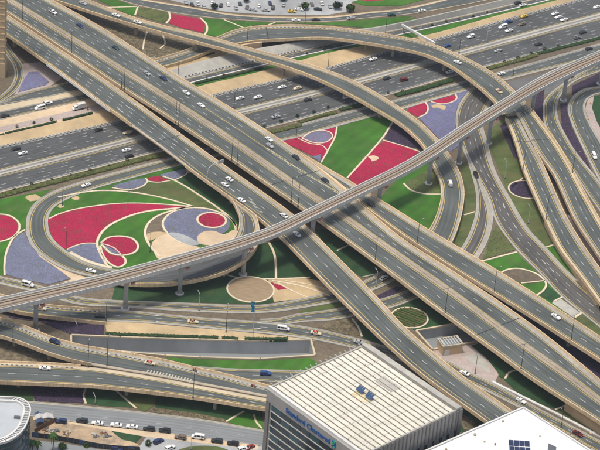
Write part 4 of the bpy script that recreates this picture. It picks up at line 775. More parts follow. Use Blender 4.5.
# top left
patch(LW, 'lawn between flyover and top road', [(60, -20), (110, -2), (137, 7), (134, 17), (110, 6), (90, -4)], 'grass'); patch(LW, 'green wedge beside the clipped bed', [(120, 8), (137, 7.5), (134, 17)], 'grass')
patch(LW, 'lawn beside the far magenta bed', [(201, 18), (224, 20), (246, 29), (224, 36), (206, 37)], 'grass'); patch(LW, 'grass strip under the top road', [(226, 20.5), (273, 23), (327, 23), (375, 19), (412, 16), (395, 25), (380, 29), (330, 25), (290, 23.5), (255, 25), (246, 29)], 'grass')
bed('clipped olive bed beside the far magenta bed', [(139, 7.5), (155, 9), (167, 12.5), (168, 18), (164, 23), (150, 19.5), (137, 15.5)], 'olive', smooth=False, dens=1.5)
bed('far magenta bed beside the slender flyover', [(171, 14), (185, 16.5), (200, 19), (205, 25), (204, 33), (185, 29), (169, 23.5)], 'red', smooth=False, dens=2)
path([(138, 6.5), (135, 15.5)], .9); path([(169, 12.5), (170, 18), (166, 24)], 1.); path([(200, 18), (206, 24), (207, 31), (204, 36)], 1.); path([(224, 20), (247, 29.5)], .8); path([(266, 26), (275, 23)], .8); path([(100, 8), (138, 7)], .8)
bed('brown rocky scrub between overpass and slender flyover', [(95, 22), (115, 20), (150, 33), (200, 46), (190, 50), (160, 57), (150, 58)], 'scrub', smooth=False, dens=1.6, h=.06); path([(147, 32), (144, 42), (143, 50)], .8); path([(163, 36), (165, 44), (160, 49)], .8)
patch('verge', 'sand and grass strip below the flyover ramp', [(160, 70), (190, 61), (215, 54), (250, 48), (220, 60), (180, 70)], 'sand'); patch(LW, 'green strip above the embankment', [(170, 71), (200, 62.5), (235, 54), (236, 56.5), (200, 66), (170, 74)], 'grass')
bed('violet triangle bed beside the access road', [(18, 92.5), (25, 78), (29, 72.5), (38, 72), (49, 82), (46, 85)], 'violet', smooth=False)
patch('verge', 'grass mound beyond the car park', [(352, 2), (365, 6), (400, 6), (440, -4), (440, -12), (380, -4)], 'grass')
bed('distant magenta strip at the top edge', [(358, 0), (372, -6), (392, -4), (382, 0.8), (368, 1.5)], 'red', smooth=False, dens=1)
patch(LW, 'grass strips at the top right', [(400, 22), (416, 17), (414, 20), (400, 25)], 'grass')
patch('car_park', 'light tarmac at the bottom beside parked cars', [(150, 432), (200, 439), (262, 447), (262, 480), (120, 480), (140, 446)], 'concrete_grey')
patch('sand_patch', 'bare sand building plot at the bottom left', [(36, 432), (56, 420), (76, 423), (104, 428), (112, 432), (140, 446), (100, 447), (60, 440)], 'plot'); patch(LW, 'grass patch at the end of the building plot', [(110, 430.5), (145, 433), (136, 443), (122, 440)], 'grass_dark_shaded')
patch('sand_patch', 'sandy paved verge along the parked cars', [(33, 417.5), (100, 426.5), (150, 432), (205, 438), (258, 446), (258, 450), (180, 441), (145, 437), (110, 431), (70, 424), (33, 420)], 'sand_pale'); patch('pavement', 'grey lane in front of the fence', [(20, 440), (60, 443), (100, 450), (140, 452), (140, 480), (0, 480), (0, 445)], 'asphalt_pale')
patch(LW, 'green oval bed at the bottom', [(178, 451), (190, 447), (205, 446), (222, 448), (230, 452), (205, 456)], 'grass_olive', True)

# ------------------------------------------------------------------ hedges, shrubs, trees
def hedge(label, pts, wd, ht, m='leaf', dens=5., group=None):
    p = crom([P2(x, y) for x, y in pts], 1.); tg = np.gradient(p, axis=0); tg /= np.linalg.norm(tg, axis=1)[:, None]; nr = np.stack([tg[:, 1], -tg[:, 0]], 1)
    o = thing('hedge', label, 'hedge', group=group); b = MB(); rows = []
    for q, n in zip(p, nr):
        a, c, h = (wd / 2 * random.uniform(.85, 1.12) for _ in range(3)); hh = ht * random.uniform(.85, 1.1); rows.append([(*(q - n * a), -.05), (*(q - n * a * .95), hh * .8), (*(q - n * a * .6), hh), (*(q + n * c * .6), hh * random.uniform(.95, 1.05)), (*(q + n * c * .95), hh * .8), (*(q + n * c), -.05)])
    b.grid(rows, cap=True); b.build('hedge_core', 'leaf_dark' if m == 'leaf' else m, o)
    k = int(len(p) * wd * dens); i = RNG.integers(0, len(p), k); u = RNG.uniform(-.55, .55, k); q = p[i] + nr[i] * (u * wd)[:, None] + tg[i] * RNG.uniform(-.5, .5, k)[:, None]
    z = ht * np.where(abs(u) < .42, RNG.uniform(.85, 1., k), RNG.uniform(.2, .8, k)); tufts('leaves', m, o, q, z, (.15, .35), (.1, .4))
hedge('clipped dark green hedge above the underpass wall, longest stretch', [(106, 335.5), (140, 337), (180, 338.2), (218, 339.4)], 1.8, 1.5); hedge('clipped hedge beside the flagpole, short left piece', [(222, 339.6), (238, 340.3)], 1.8, 1.5); hedge('clipped hedge right of the flagpole base', [(245, 340.4), (270, 340.8), (287, 340.4)], 1.8, 1.5)
hedge('long clipped hedge above the left sand wall', [(6, 134.5), (30, 129), (56, 122.8)], 1.3, 1.1); hedge('clipped hedge above sand wall near the box truck', [(63, 121), (80, 117), (92, 114)], 1.3, 1.1); hedge('short hedge stub at the left edge above the sand wall', [(-30, 143), (4, 135.3)], 1.3, 1.1)
hedge('loose planted hedge strip along the near edge of the highway, left', [(-30, 204), (0, 196.5), (50, 183.5), (100, 171), (140, 160.5), (168, 154)], 3.4, .9, 'leaf_olive'); hedge('planted strip along the near highway edge right of the overpass', [(268, 133.5), (284, 130), (300, 125.5)], 3.0, .9, 'leaf_olive')
hedge('planted strip beside the highway in front of the magenta bed', [(300, 123), (316, 117.5), (336, 113)], 2.2, .8, 'leaf_olive'); hedge('planted strip beside the highway near the slender flyover', [(340, 110.5), (352, 107.5), (366, 103.5)], 2.6, .9, 'leaf'); hedge('green planted strip beside the highway between the flyovers', [(396, 96), (420, 90), (452, 80.5)], 3.2, 1., 'leaf')
hedge('planted strip along the highway at the upper right', [(488, 69), (520, 60.5), (536, 55.5)], 3., .9, 'leaf_olive'); hedge('green planted strip at the far right of the highway', [(538, 54), (566, 47), (600, 38.5), (650, 25)], 2.4, .8, 'leaf')
hedge('low green hedge above the right sand wall', [(196, 84), (215, 79.5), (240, 74), (262, 68.5)], 1.6, .8, 'leaf_dark')
def blob_tree(name, label, x, y, r, h, m='leaf_dark', group=None, trunk=.15, n=260):
    c = P2(x, y); o = thing(name, label, 'tree' if 'tree' in name else 'shrub', (c[0], c[1], 0), group=group)
    if 'tree' in name:
        b = MB(); b.tube([(0, 0, -.1), (.05, 0, h * .35), (.0, .08, h * .62)], [trunk, trunk * .7, trunk * .4], 7)
        for k in range(4): a = k * 1.6 + random.random(); b.tube([(0, .03, h * .38), (math.cos(a) * r * .5, math.sin(a) * r * .5, h * .66)], [trunk * .5, trunk * .2], 5)
        b.build('trunk', 'bark', o)
    else:
        b = MB(); b.tube([(0, 0, -.1), (0, 0, h * .5)], [.08, .04], 6); b.build('stem', 'bark', o)
    d = RNG.normal(size=(n, 3)); d /= np.linalg.norm(d, axis=1)[:, None]; rad = r * RNG.uniform(.35, 1., n) ** .5 * (1 + .25 * np.sin(d[:, 0] * 5 + x) * np.cos(d[:, 1] * 4 + y)); zc = h * .62 if 'tree' in name else h * .5; zs = h * .4 if 'tree' in name else h * .5
    q = d * rad[:, None]; z = zc + q[:, 2] / r * zs; V = []; Fc = []; s_ = r * .26
    for k in range(n):
        u = RNG.normal(size=3); u /= np.linalg.norm(u); v = np.cross(u, RNG.normal(size=3)); v /= np.linalg.norm(v); p = np.array([q[k, 0], q[k, 1], max(z[k], .1)]); i = len(V)
        V += [tuple(p - u * s_), tuple(p + v * s_ * .6), tuple(p + u * s_), tuple(p - v * s_ * .6)]; Fc.append((i, i + 1, i + 2, i + 3))
    me = bpy.data.meshes.new('crown'); me.from_pydata(V, [], Fc); me.materials.append(MATS[m]); link('crown' if 'tree' in name else 'foliage', me, o, kind='stuff'); return o
ORD = ['first', 'second', 'third', 'fourth', 'fifth', 'sixth', 'seventh', 'eighth', 'ninth', 'tenth', 'eleventh']
def row(name, lab, pts, r, h, m, group, n=120):
    for k, (x, y) in enumerate(sorted(pts)): blob_tree(name, lab + ', ' + ORD[k] + ' from left', x, y, r * random.uniform(.75, 1.2), h * random.uniform(.75, 1.2), m, group, .08, n)
row('shrub', 'dark round shrub along the near highway edge left of the overpass', [(14.5, 191), (32, 185.5), (52, 181), (71, 176.5), (90, 171.5), (109, 167), (127, 162)], .95, 1.9, 'leaf_dark', 'shrubs along the near highway edge, left')
row('shrub', 'dark round shrub on the pink sidewalk above the sand wall', [(17, 127.5), (34, 123.5), (51.5, 120.5), (87.5, 110)], .75, 1.5, 'leaf_dark', 'shrubs on the pink sidewalk')
row('shrub', 'dark round shrub along the near highway edge right of the overpass', [(264.5, 127.5), (281, 122.5), (297.5, 117), (314, 113), (328, 108.5), (388, 94), (402, 92)], .9, 1.8, 'leaf_dark', 'shrubs along the near highway edge, middle')
row('shrub', 'dark round shrub along the near highway edge at upper right', [(504.5, 63), (518, 59), (531, 55), (544.5, 51), (558, 47.5)], .9, 1.8, 'leaf_dark', 'shrubs along the near highway edge, right')
row('shrub', 'dark round shrub on the verge above the right sand wall', [(307, 54.5), (324, 50.5), (340, 46.5), (432, 26), (446, 22.5), (459, 20), (473, 17), (487, 13.5), (207, 80), (224, 77)], .8, 1.6, 'leaf_dark', 'shrubs above the right sand wall')
row('shrub', 'small round green shrub beside the fence at the bottom left', [(62, 449), (86, 447), (148, 446)], 1.5, 2.6, 'leaf', 'round shrubs at the bottom left', 220)
for i, (x, y, lab) in enumerate(((350, 12, 'bushy green tree at the end of the car park'), (337, 9, 'small tree among cars at right end of car park'), (305, 9.5, 'dark tree beside a white car in the car park'), (283, 1, 'tree at the top edge of the car park'), (246, 2, 'dark bushy tree near middle of the car park'), (214, 9, 'low tree near left end of the car park'))):
    blob_tree('broadleaf_tree', lab, x, y, 2.4 - .12 * i, 4.2 - .2 * i, 'leaf' if i % 2 == 0 else 'leaf_dark', None, .16, 300)
for k, (x, y) in enumerate(((28, 314), (40, 324), (60, 329), (75, 331), (88, 333))): pass
def palm(label, x, y, h, r=2.6):
    c = P2(x, y); o = thing('palm_tree', label, 'palm tree', (c[0], c[1], 0)); b = MB(); pts = [(.25 * math.sin(k * .5), .1 * k / 6, h * k / 6) for k in range(7)]; b.tube(pts, [.3, .24, .22, .2, .2, .22, .26], 9); b.build('trunk', 'bark', o)
    top = np.array(pts[-1])
    for k in range(18):
        a = k * 2.4; el = .9 - 1.3 * (k / 18); b = MB(); d = np.array([math.cos(a), math.sin(a), 0]); sd_ = np.array([-d[1], d[0], 0]); rows = []
        for t in np.linspace(0, 1, 7):
            q = top + d * r * t * math.cos(el * .6) + np.array([0, 0, r * (t * math.sin(el) - 1.0 * t * t)]); wv = .38 * math.sin(math.pi * (.12 + .86 * t)); rows.append([q - sd_ * wv - (0, 0, wv * .5), q, q + sd_ * wv - (0, 0, wv * .5)])
        b.grid(rows); b.build('frond', 'leaf_olive' if k > 13 else 'leaf', o)
palm('tall palm tree in front of the sand plot', 52.5, 452, 8.5); palm('palm tree beside the round cornered building, left of two', 31.5, 457, 7.5, 2.4); palm('shorter palm tree just right of another near the round cornered building', 37, 456, 6.6, 2.1)
# clipped topiary rows
o, c = round_bed('round topiary bed with clipped green rows beside the ramp', 409.5, 318, 7.6, 'rows', .7, .25)
for k, yy in enumerate(np.arange(-6.4, 6.5, 1.6)):
    hw = math.sqrt(max(7.3 ** 2 - yy ** 2, .3)); b = MB(); a = math.radians(-28); X = np.array([math.cos(a), math.sin(a)]); Y = np.array([-X[1], X[0]]); rows = []
    for t in np.linspace(-hw, hw, max(4, int(hw * 2))): q = c + X * t + Y * yy; j = random.uniform(.85, 1.15); rows.append([(*(q - Y * .5 * j), .2), (*(q - Y * .38), .75 * j), (*(q + Y * .38), .75 * j), (*(q + Y * .5 * j), .2)])
    b.grid(rows, cap=True); b.build('clipped_row', 'leaf_olive' if k % 3 else 'leaf', o)
    q = c + np.outer(RNG.uniform(-hw, hw, int(hw * 12)), X) + np.outer(np.full(int(hw * 12), yy) + RNG.uniform(-.4, .4, int(hw * 12)), Y); tufts('leaves', 'leaf_olive', o, q, .65, (.12, .25), (.1, .3))
# ------------------------------------------------------------------ buildings
def lerp(a, b, t): return np.array(a) + (np.array(b) - np.array(a)) * t
def office():
    Z = 34.; a, bk, rt = (np.array([*P2(x, y, Z), 0]) for x, y in ((265.5, 384), (367, 342.5), (462, 407)))
    u = bk - a; v = rt - bk; lu, lv = np.linalg.norm(u), np.linalg.norm(v); v /= lv; u = np.array([-v[1], v[0], 0]) * (1 if np.dot(np.array([-v[1], v[0], 0]), u) > 0 else -1)
    a = bk - u * lu                                         # left corner; u: left -> back, v: back -> right (= left -> front)
    o = thing('office_building', 'grey office block with white slatted roof, blue sign lettering and glass front', 'building'); up = np.array([0, 0, 1.])
    Q = lambda s, t, z: a + u * s + v * t + up * z
    m = MB(); rows = [[Q(0, 0, z), Q(lu, 0, z), Q(lu, lv, z), Q(0, lv, z)] for z in (0, Z - 1.2)]; m.grid(rows, closed=True, cap=True); m.build('wall', 'wall_grey', o)
    m = MB(); m.box(Q(lu / 2, lv / 2, Z - .95), (lu - 1.2, lv - 1.2, .5), u, v); m.build('roof_deck', 'roof_white', o)
    for (s, t, l1, l2, mt) in ((.55, lv / 2, 1.1, lv, 'concrete_white'), (lu - .45, lv / 2 + .6, .9, lv - 1.2, 'concrete')):
        m = MB(); m.box(Q(s, t, Z - .55), (l1, l2, 1.3), u, v); m.build('parapet', mt, o)
    m = MB(); m.box(Q(lu / 2, .35, Z - .7), (lu - 2.4, .7, .9), u, v); m.build('parapet', 'concrete', o)
    m = MB(); m.box(Q(lu / 2, lv - .35, Z - .75), (lu - 2.4, .7, .9), u, v); m.build('parapet', 'concrete', o)
    m = MB(); m.box(Q(lu - 1.9, lv * .5, Z - .25), (2.1, lv, 1.2), u, v); m.build('screen_wall', 'concrete', o)
    n = 19
    for k in range(n):                                      # roof slats run from the back left edge to the front right edge
        s = 2.2 + (lu - 5.6) * k / (n - 1)
        m = MB(); m.box(Q(s, lv / 2 - .2, Z - .38), (.22, lv + .9, .2), u, v); bm_ = m.build('roof_slat', 'slat', o)
        m = MB()
        for t in np.linspace(2, lv - 2, 7): m.box(Q(s, t + (k % 2) * .8, Z - .25), (.1, .1, .7), u, v)
        m.build('slat_post', 'slat', bm_, kind='stuff')
        m = MB(); m.box(Q(s, -.7, Z - .15), (.18, 1.5, .5), u, v); m.build('slat_bracket', 'steel_pale', bm_)
    for k in range(8):
        t = lv * (k + .8) / 8.6; m = MB(); m.box(Q(lu / 2 - .5, t, Z - .62), (lu - 4, .12, .14), u, v); m.build('roof_rib', 'roof_white', o)
    m = MB(); m.box(Q(lu * .76, lv * .47, Z - .58), (5.2, 9.5, .28), u, v); m.build('skylight', 'concrete', o)
    c = np.array([*P2(365, 394, Z), 0]) - a; s0, t0 = np.dot(c, u), np.dot(c, v)
    m = MB(); m.prism([tuple(Q(s0 - 1.6 + 3.4 * math.cos(q) * random.uniform(.7, 1.1), t0 + 4.6 * math.sin(q) * random.uniform(.8, 1.1), 0)[:2]) for q in np.linspace(0, 6.28, 12, endpoint=False)], Z - .72, Z - .66); m.build('rust_stain', 'stain', o)
    for dt in (-2.6, 2.6):
        for e in (-1.1, 0, 1.1):
            m = MB(); w_ = u * .8 + up * .6; w_ /= np.linalg.norm(w_); m.box(Q(s0, t0 + dt + e * 1.05, Z + .85), (2.4, 1.05, .08), w_, v, np.cross(w_, v)); p_ = m.build('solar_panel', 'solar', o)
            m = MB(); m.box(Q(s0 + .4, t0 + dt + e * 1.05, Z + .1), (.1, .1, 1.6), u, v); m.build('panel_stand', 'steel', p_)
    # glass front (the face from the left corner toward the front), outward = -u
    zt = Z - 6.4; npx, nz = 9, 8; fh = 3.35
    m = MB(); m.box(Q(-.06, lv / 2 + 1.2, (zt) / 2), (.1, lv - 3.4, zt - .4), u, v); m.build('glazing_backing', 'glass_dark', o)
    for j in range(nz):
        for i in range(npx):
            l = (lv - 3.4) / npx; t = 2.9 + l * (i + .5); z = zt - fh * (j + .5)
            if z < 1: continue
            m = MB(); m.box(Q(-.2 - random.uniform(0, .03), t, z), (.12, l - .18, fh - .26), u, v); m.build('window_pane', 'glass_dark' if (i * 3 + j) % 4 else 'glass_teal', o)
        m = MB(); m.box(Q(-.42, lv / 2 + 1.2, zt - fh * j - .0), (.5, lv - 3.2, .24), u, v); m.build('mullion', 'concrete', o)
    m = MB(); m.box(Q(-.3, .9, Z / 2 - .8), (.6, 1.8, Z - 1.6), u, v); m.build('corner_pier', 'fin_grey', o)
    m = MB(); m.box(Q(-.35, lv / 2, Z - 3.6), (.7, lv - .1, 5.2), u, v); m.build('fascia_panel', 'wall_grey', o)
    # ribbed right face, outward = +v
    for k in range(26):
        s = .6 + (lu - 1.2) * k / 25; m = MB(); m.box(Q(s, lv + .25, Z - 5.4), (.32, .5, 9.2), u, v); m.build('facade_fin', 'fin_grey', o)
    for k in range(13):
        s = 1.9 + (lu - 2.4) * k / 12.4
        for zf in (Z - 12.2, Z - 17.4, Z - 22.6):
            m = MB(); m.box(Q(s, lv + .12, zf), (1.1, .24, 4.0), u, v); m.build('window_pane', 'glass_dark', o)
    m = MB(); m.box(Q(lu - .7, lv + .3, Z / 2), (1.6, .62, Z - 1.4), u, v); m.build('corner_pier', 'fin_grey', o)
    # lettering and emblem on the fascia
    cu_ = bpy.data.curves.new('lettering', 'FONT'); cu_.body = 'Standard Chartered'; cu_.size = 3.3; cu_.extrude = .12; cu_.offset = .035; cu_.align_x = 'LEFT'
    t_ob = bpy.data.objects.new('tmp', cu_); COL.objects.link(t_ob); dg = bpy.context.evaluated_depsgraph_get(); me = bpy.data.meshes.new_from_object(t_ob.evaluated_get(dg)); bpy.data.objects.remove(t_ob)
    me.materials.clear(); me.materials.append(MATS['sign_blue']); lt = link('sign_lettering', me, o); wid = max(q.co.x for q in me.vertices); sc_ = (.47 * lv) / wid
    pa = np.array([*P2(284.5, 411.5, Z - 4.6), 0]); t1 = np.dot(pa - a, v); p0 = Q(-.85, max(t1, 3), Z - 5.0)
    lt.matrix_world = Matrix(((v[0] * sc_, 0, -u[0], p0[0]), (v[1] * sc_, 0, -u[1], p0[1]), (0, sc_ * 1.05, 0, p0[2]), (0, 0, 0, 1)))
    t2 = max(t1, 3) + (.47 * lv) + 2.2; em = None
    for ph, mt in ((0, 'sign_teal'), (1, 'sign_green'), (2, 'sign_blue')):
        m = MB(); pts = []
        for q in np.linspace(0, 1, 15):
            z = Z - 5.1 + 3.0 * q; dx = .75 * math.sin(q * 2 * math.pi + ph * 1.05 * 2) ; pts.append(Q(-.95 - .06 * ph, t2 + dx, z))
        m.tube(pts, .3, 8); m.build('emblem_ribbon', mt, o)
office()
def white_roof():
    Z = 25.; tp, lf, rg = (np.array([*P2(x, y, Z), 0]) for x, y in ((523.5, 407), (428, 449.5), (590, 450))); o = thing('white_roof_building', 'building with bright white roof and solar panels at the lower right', 'building')
    u = lf - tp; u /= np.linalg.norm(u); v = rg - tp; v /= np.linalg.norm(v); LU, LV = 62., 60.; up = np.array([0, 0, 1.])
    Q = lambda s, t, z: tp + u * s + v * t + up * z
    poly = [Q(0, 0, 0)[:2], Q(LU, 0, 0)[:2], Q(LU, LV, 0)[:2], Q(0, LV, 0)[:2]]
    m = MB(); m.prism([tuple(q) for q in poly], 0, Z - .5); m.build('wall', 'wall_grey', o)
    inn = [Q(.5, .5, 0)[:2], Q(LU, .5, 0)[:2], Q(LU, LV, 0)[:2], Q(.5, LV, 0)[:2]]; m = MB(); m.prism([tuple(q) for q in inn], Z - .6, Z - .35); m.build('roof_deck', 'roof_slab', o)
    m = MB(); m.box(Q(LU / 2, .0, Z - .25), (LU, .7, .7), u, np.array([-u[1], u[0], 0])); m.build('parapet', 'concrete_white', o)
    m = MB(); m.box(Q(LU / 2, .0, Z - .2) - np.array([-u[1], u[0], 0]) * (.5 if np.dot(np.array([-u[1], u[0], 0]), v) > 0 else -.5), (LU, .25, .5), u, np.array([-u[1], u[0], 0])); m.build('gutter', 'glass_dark', o)
    nv = np.array([-v[1], v[0], 0]); m = MB(); m.box(Q(0, LV / 2, Z - .25), (LV, .6, .6), v, nv); m.build('parapet', 'concrete_white', o)
    W = lambda x, y, dz=0: np.array([*P2(x, y, Z + dz), Z + dz])
    # raised plant roof with solar panels
    c = [W(500, 449, .8), W(507, 438), W(518, 433.5), W(530, 438), W(545, 445), W(560, 452), W(540, 470), W(500, 470)]
    m = MB(); m.prism([tuple(q[:2]) for q in c], Z - .4, Z + .9); m.build('plant_roof', 'roof_slab', o)
    ax = W(523, 442, 1) - W(507, 441, 1); ax /= np.linalg.norm(ax); ay = np.array([-ax[1], ax[0], 0])
    for j in range(3):
        for i in range(4):
            m = MB(); p0 = W(508.3, 441.8, 1.3) + ax * (1.05 + 2.05 * i) - ay * (4.2 * j) * 1.0; m.box(p0 - ay * .6, (1.9, 2.9, .1), ax, ay * .95 + up * .25); m.build('solar_panel', 'solar_dark', o)
    m = MB(); q = [W(548, 446, 1), W(556, 450, 1), W(554, 462, 1), W(547, 458, 1)]; m.prism([tuple(k[:2]) for k in q], Z + .8, Z + 2.4); m.build('roof_hatch', 'steel', o)
    for x, y, r_ in ((475, 434.5, .6), (484.5, 441.5, .35), (446, 449, .5), (503, 421, .4), (540, 436, .3)):
        m = MB(); p_ = W(x, y); m.tube([(p_[0], p_[1], Z - .4), (p_[0], p_[1], Z + .25)], r_, 10); m.build('roof_vent', 'pier_beige', o)
    p_ = W(495, 444.5); m = MB(); m.tube([(p_[0], p_[1], Z - .4), (p_[0], p_[1], Z + .6)], .28, 8); m.build('red_beacon', 'car_red', o)
    for k in range(10):
        m = MB(); p_ = np.array([*P2(551 + k * 4.2, 425.5 + k * 2.55), .0]); m.box(p_ + (0, 0, .55), (1.5, .35, 1.1), v, nv); pl_ = m.build('concrete_bollard', 'beige_pale', None); pl_['label'] = 'short beige wall block beside the white roof, ' + ORD[k] + ' from the left'; pl_['category'] = 'bollard'; pl_['group'] = 'wall blocks beside the white roof'
white_roof()
def round_corner():
    Z = 22.; o = thing('round_corner_building', 'building with pale roof and rounded corner ringed by white louvres, bottom left', 'building')
    out = crom([P2(x, y, Z) for x, y in ((-40, 391.5), (0, 396.5), (20, 398), (28, 402.5), (31, 409), (29, 419), (22, 432), (10, 440.5), (0, 443.5), (-40, 450))], 1.5); cen = np.array(P2(-20, 420, Z))
    def shrink(d): 
        tg = np.gradient(out, axis=0); tg /= np.linalg.norm(tg, axis=1)[:, None]; nr = np.stack([tg[:, 1], -tg[:, 0]], 1)
        if np.dot(nr[len(nr) // 2], cen - out[len(out) // 2]) < 0: nr = -nr
        return out + nr * d
    inn, roof = shrink(2.6), shrink(.5); tail = [(-150., inn[-1][1]), (-150., inn[0][1])]
    m = MB(); m.prism([tuple(q) for q in roof] + tail, 0, Z - .8); m.build('wall', 'glass_teal', o)
    m = MB(); m.prism([tuple(q) for q in shrink(.8)] + tail, Z - .9, Z - .45); m.build('roof_deck', 'roof_grey', o)
    for d, wd, z0, z1 in ((0, .5, -.6, .35), (2.3, .7, -.4, .3)):
        a, b = shrink(d), shrink(d + wd); m = MB(); m.grid([[(*p, Z + z0), (*p, Z + z1), (*q, Z + z1), (*q, Z + z0)] for p, q in zip(a, b)], closed=True, cap=True); m.build('rim', 'concrete_white', o)
    a, b = shrink(.45), shrink(2.35); s = arc(a); 
    for d in np.arange(22, s[-1] - 12, 1.15):
        t = d / s[-1]; p, q = at_t(a, s, np.array([t]))[0], at_t(b, arc(b), np.array([t]))[0]; x = q - p; l = np.linalg.norm(x); x /= l; m = MB(); m.box((*((p + q) / 2), Z + .05), (l, .36, .3), (*x, 0), (-x[1], x[0], 0)); m.build('louvre', 'concrete_white', o)
    for k in range(5):
        zz = Z - 3.4 - 3.6 * k; a, b = shrink(.25), shrink(.6); m = MB(); m.grid([[(*p, zz), (*p, zz + .5), (*q, zz + .5), (*q, zz)] for p, q in zip(a, b)], closed=True, cap=True); m.build('floor_band', 'steel', o)
    p = P(17, 417, Z); m = MB(); m.box((p[0], p[1], Z - .1), (2.2, 1.2, .7)); m.build('roof_unit', 'steel', o)
round_corner()
def tower():
    o = thing('tower', 'beige high rise tower cut by the left edge at the top', 'building'); p = P(7.2, 78); W_, D_, H_ = 40., 7., 95.; p = p - np.array([1.6, 0, 0])
    m = MB(); m.box((p[0] - W_ / 2, p[1] + D_ / 2, H_ / 2 + 4), (W_, D_, H_ - 8)); m.build('wall', 'wall_tower', o)
    m = MB(); m.box((p[0] - W_ / 2 + .3, p[1] + D_ / 2, 4), (W_ + .6, D_ + .6, 8)); m.build('podium', 'wall_tower', o)
    for k in range(24):
        m = MB(); m.box((p[0] - W_ / 2, p[1] + D_ / 2, 10.5 + k * 3.5), (W_ + .5, D_ + .5, .55)); m.build('floor_band', 'beige', o)
    for k in range(24):
        for i in range(3):
            m = MB(); m.box((p[0] - 2.2 - i * 3.2, p[1] - .02, 12.5 + k * 3.5), (1.7, .2, 1.9)); m.build('window', 'glass_teal' if False else 'wall_tower', o)
tower()
def pump_house():
    o = thing('pump_house', 'small beige pump house with a pergola on its flat roof', 'building'); Z = 4.6
    a, b, c = (np.array([*P2(x, y, Z), 0]) for x, y in ((443.5, 347.5), (463, 344.5), (441, 341.5))); u = b - a; lu = np.linalg.norm(u); u /= lu; v = np.array([-u[1], u[0], 0]); lv = 6.2; up = np.array([0, 0, 1.])
    Q = lambda s, t, z: a + u * s + v * t + up * z
    m = MB(); m.box(Q(lu / 2, lv / 2, Z / 2 - .2), (lu, lv, Z - .4), u, v); m.build('wall', 'beige', o); m = MB(); m.box(Q(lu / 2, lv / 2, Z - .28), (lu - .8, lv - .8, .3), u, v); m.build('roof_deck', 'concrete_grey', o)
    for s, t, x, y in ((lu / 2, 0, lu + .4, .4), (lu / 2, lv, lu + .4, .4), (0, lv / 2, .4, lv - .4), (lu, lv / 2, .4, lv - .4)): m = MB(); m.box(Q(s, t, Z + .15), (x, y, .9), u, v); m.build('parapet', 'beige_pale', o)
    for k in range(7): m = MB(); m.box(Q(.8 + (lu - 1.6) * k / 6, lv / 2, Z + .9), (.25, lv - 1, .25), u, v); m.build('pergola_beam', 'steel_pale', o)
    for s in (.6, lu - .6): m = MB(); m.box(Q(s, lv / 2, Z + .62), (.3, lv - .6, .3), u, v); m.build('pergola_rail', 'steel_pale', o)
    m = MB(); m.box(Q(1.9, -.06, 1.5), (2.3, .14, 2.6), u, v); m.build('door', 'concrete_white', o)
pump_house()
# ------------------------------------------------------------------ street furniture
def lamp(label, x, y, road=None, dz=0., h=12., heads=2, m='steel_dark', group=None, zb=None, rot=None):
    if road and hasattr(ROADS[road], 'near'): p, tg, i = ROADS[road].near(x, y, dz); a = math.atan2(tg[1], tg[0])
    else: p = P(x, y, zb or 0); a = .4
    o = thing('street_lamp', label, 'street lamp', tuple(p), (rot if rot is not None else a), group)
    b = MB(); b.tube([(0, 0, -.3), (0, 0, h * .5), (0, 0, h)], [.16, .12, .09], 8); b.build('pole', m, o); b = MB(); b.box((0, 0, .25), (.55, .55, .7)); b.build('base', 'steel', o)
    for k in range(heads):
        sg = 1 if k == 0 else -1; b = MB(); b.tube([(0, 0, h - .1), (0, sg * .9, h + .25), (0, sg * 1.9, h + .3)], .07, 6); b.build('arm', m, o); b = MB(); b.box((0, sg * 2.3, h + .3), (.36, 1.0, .16)); b.build('lamp_head', 'lamp_head', o)
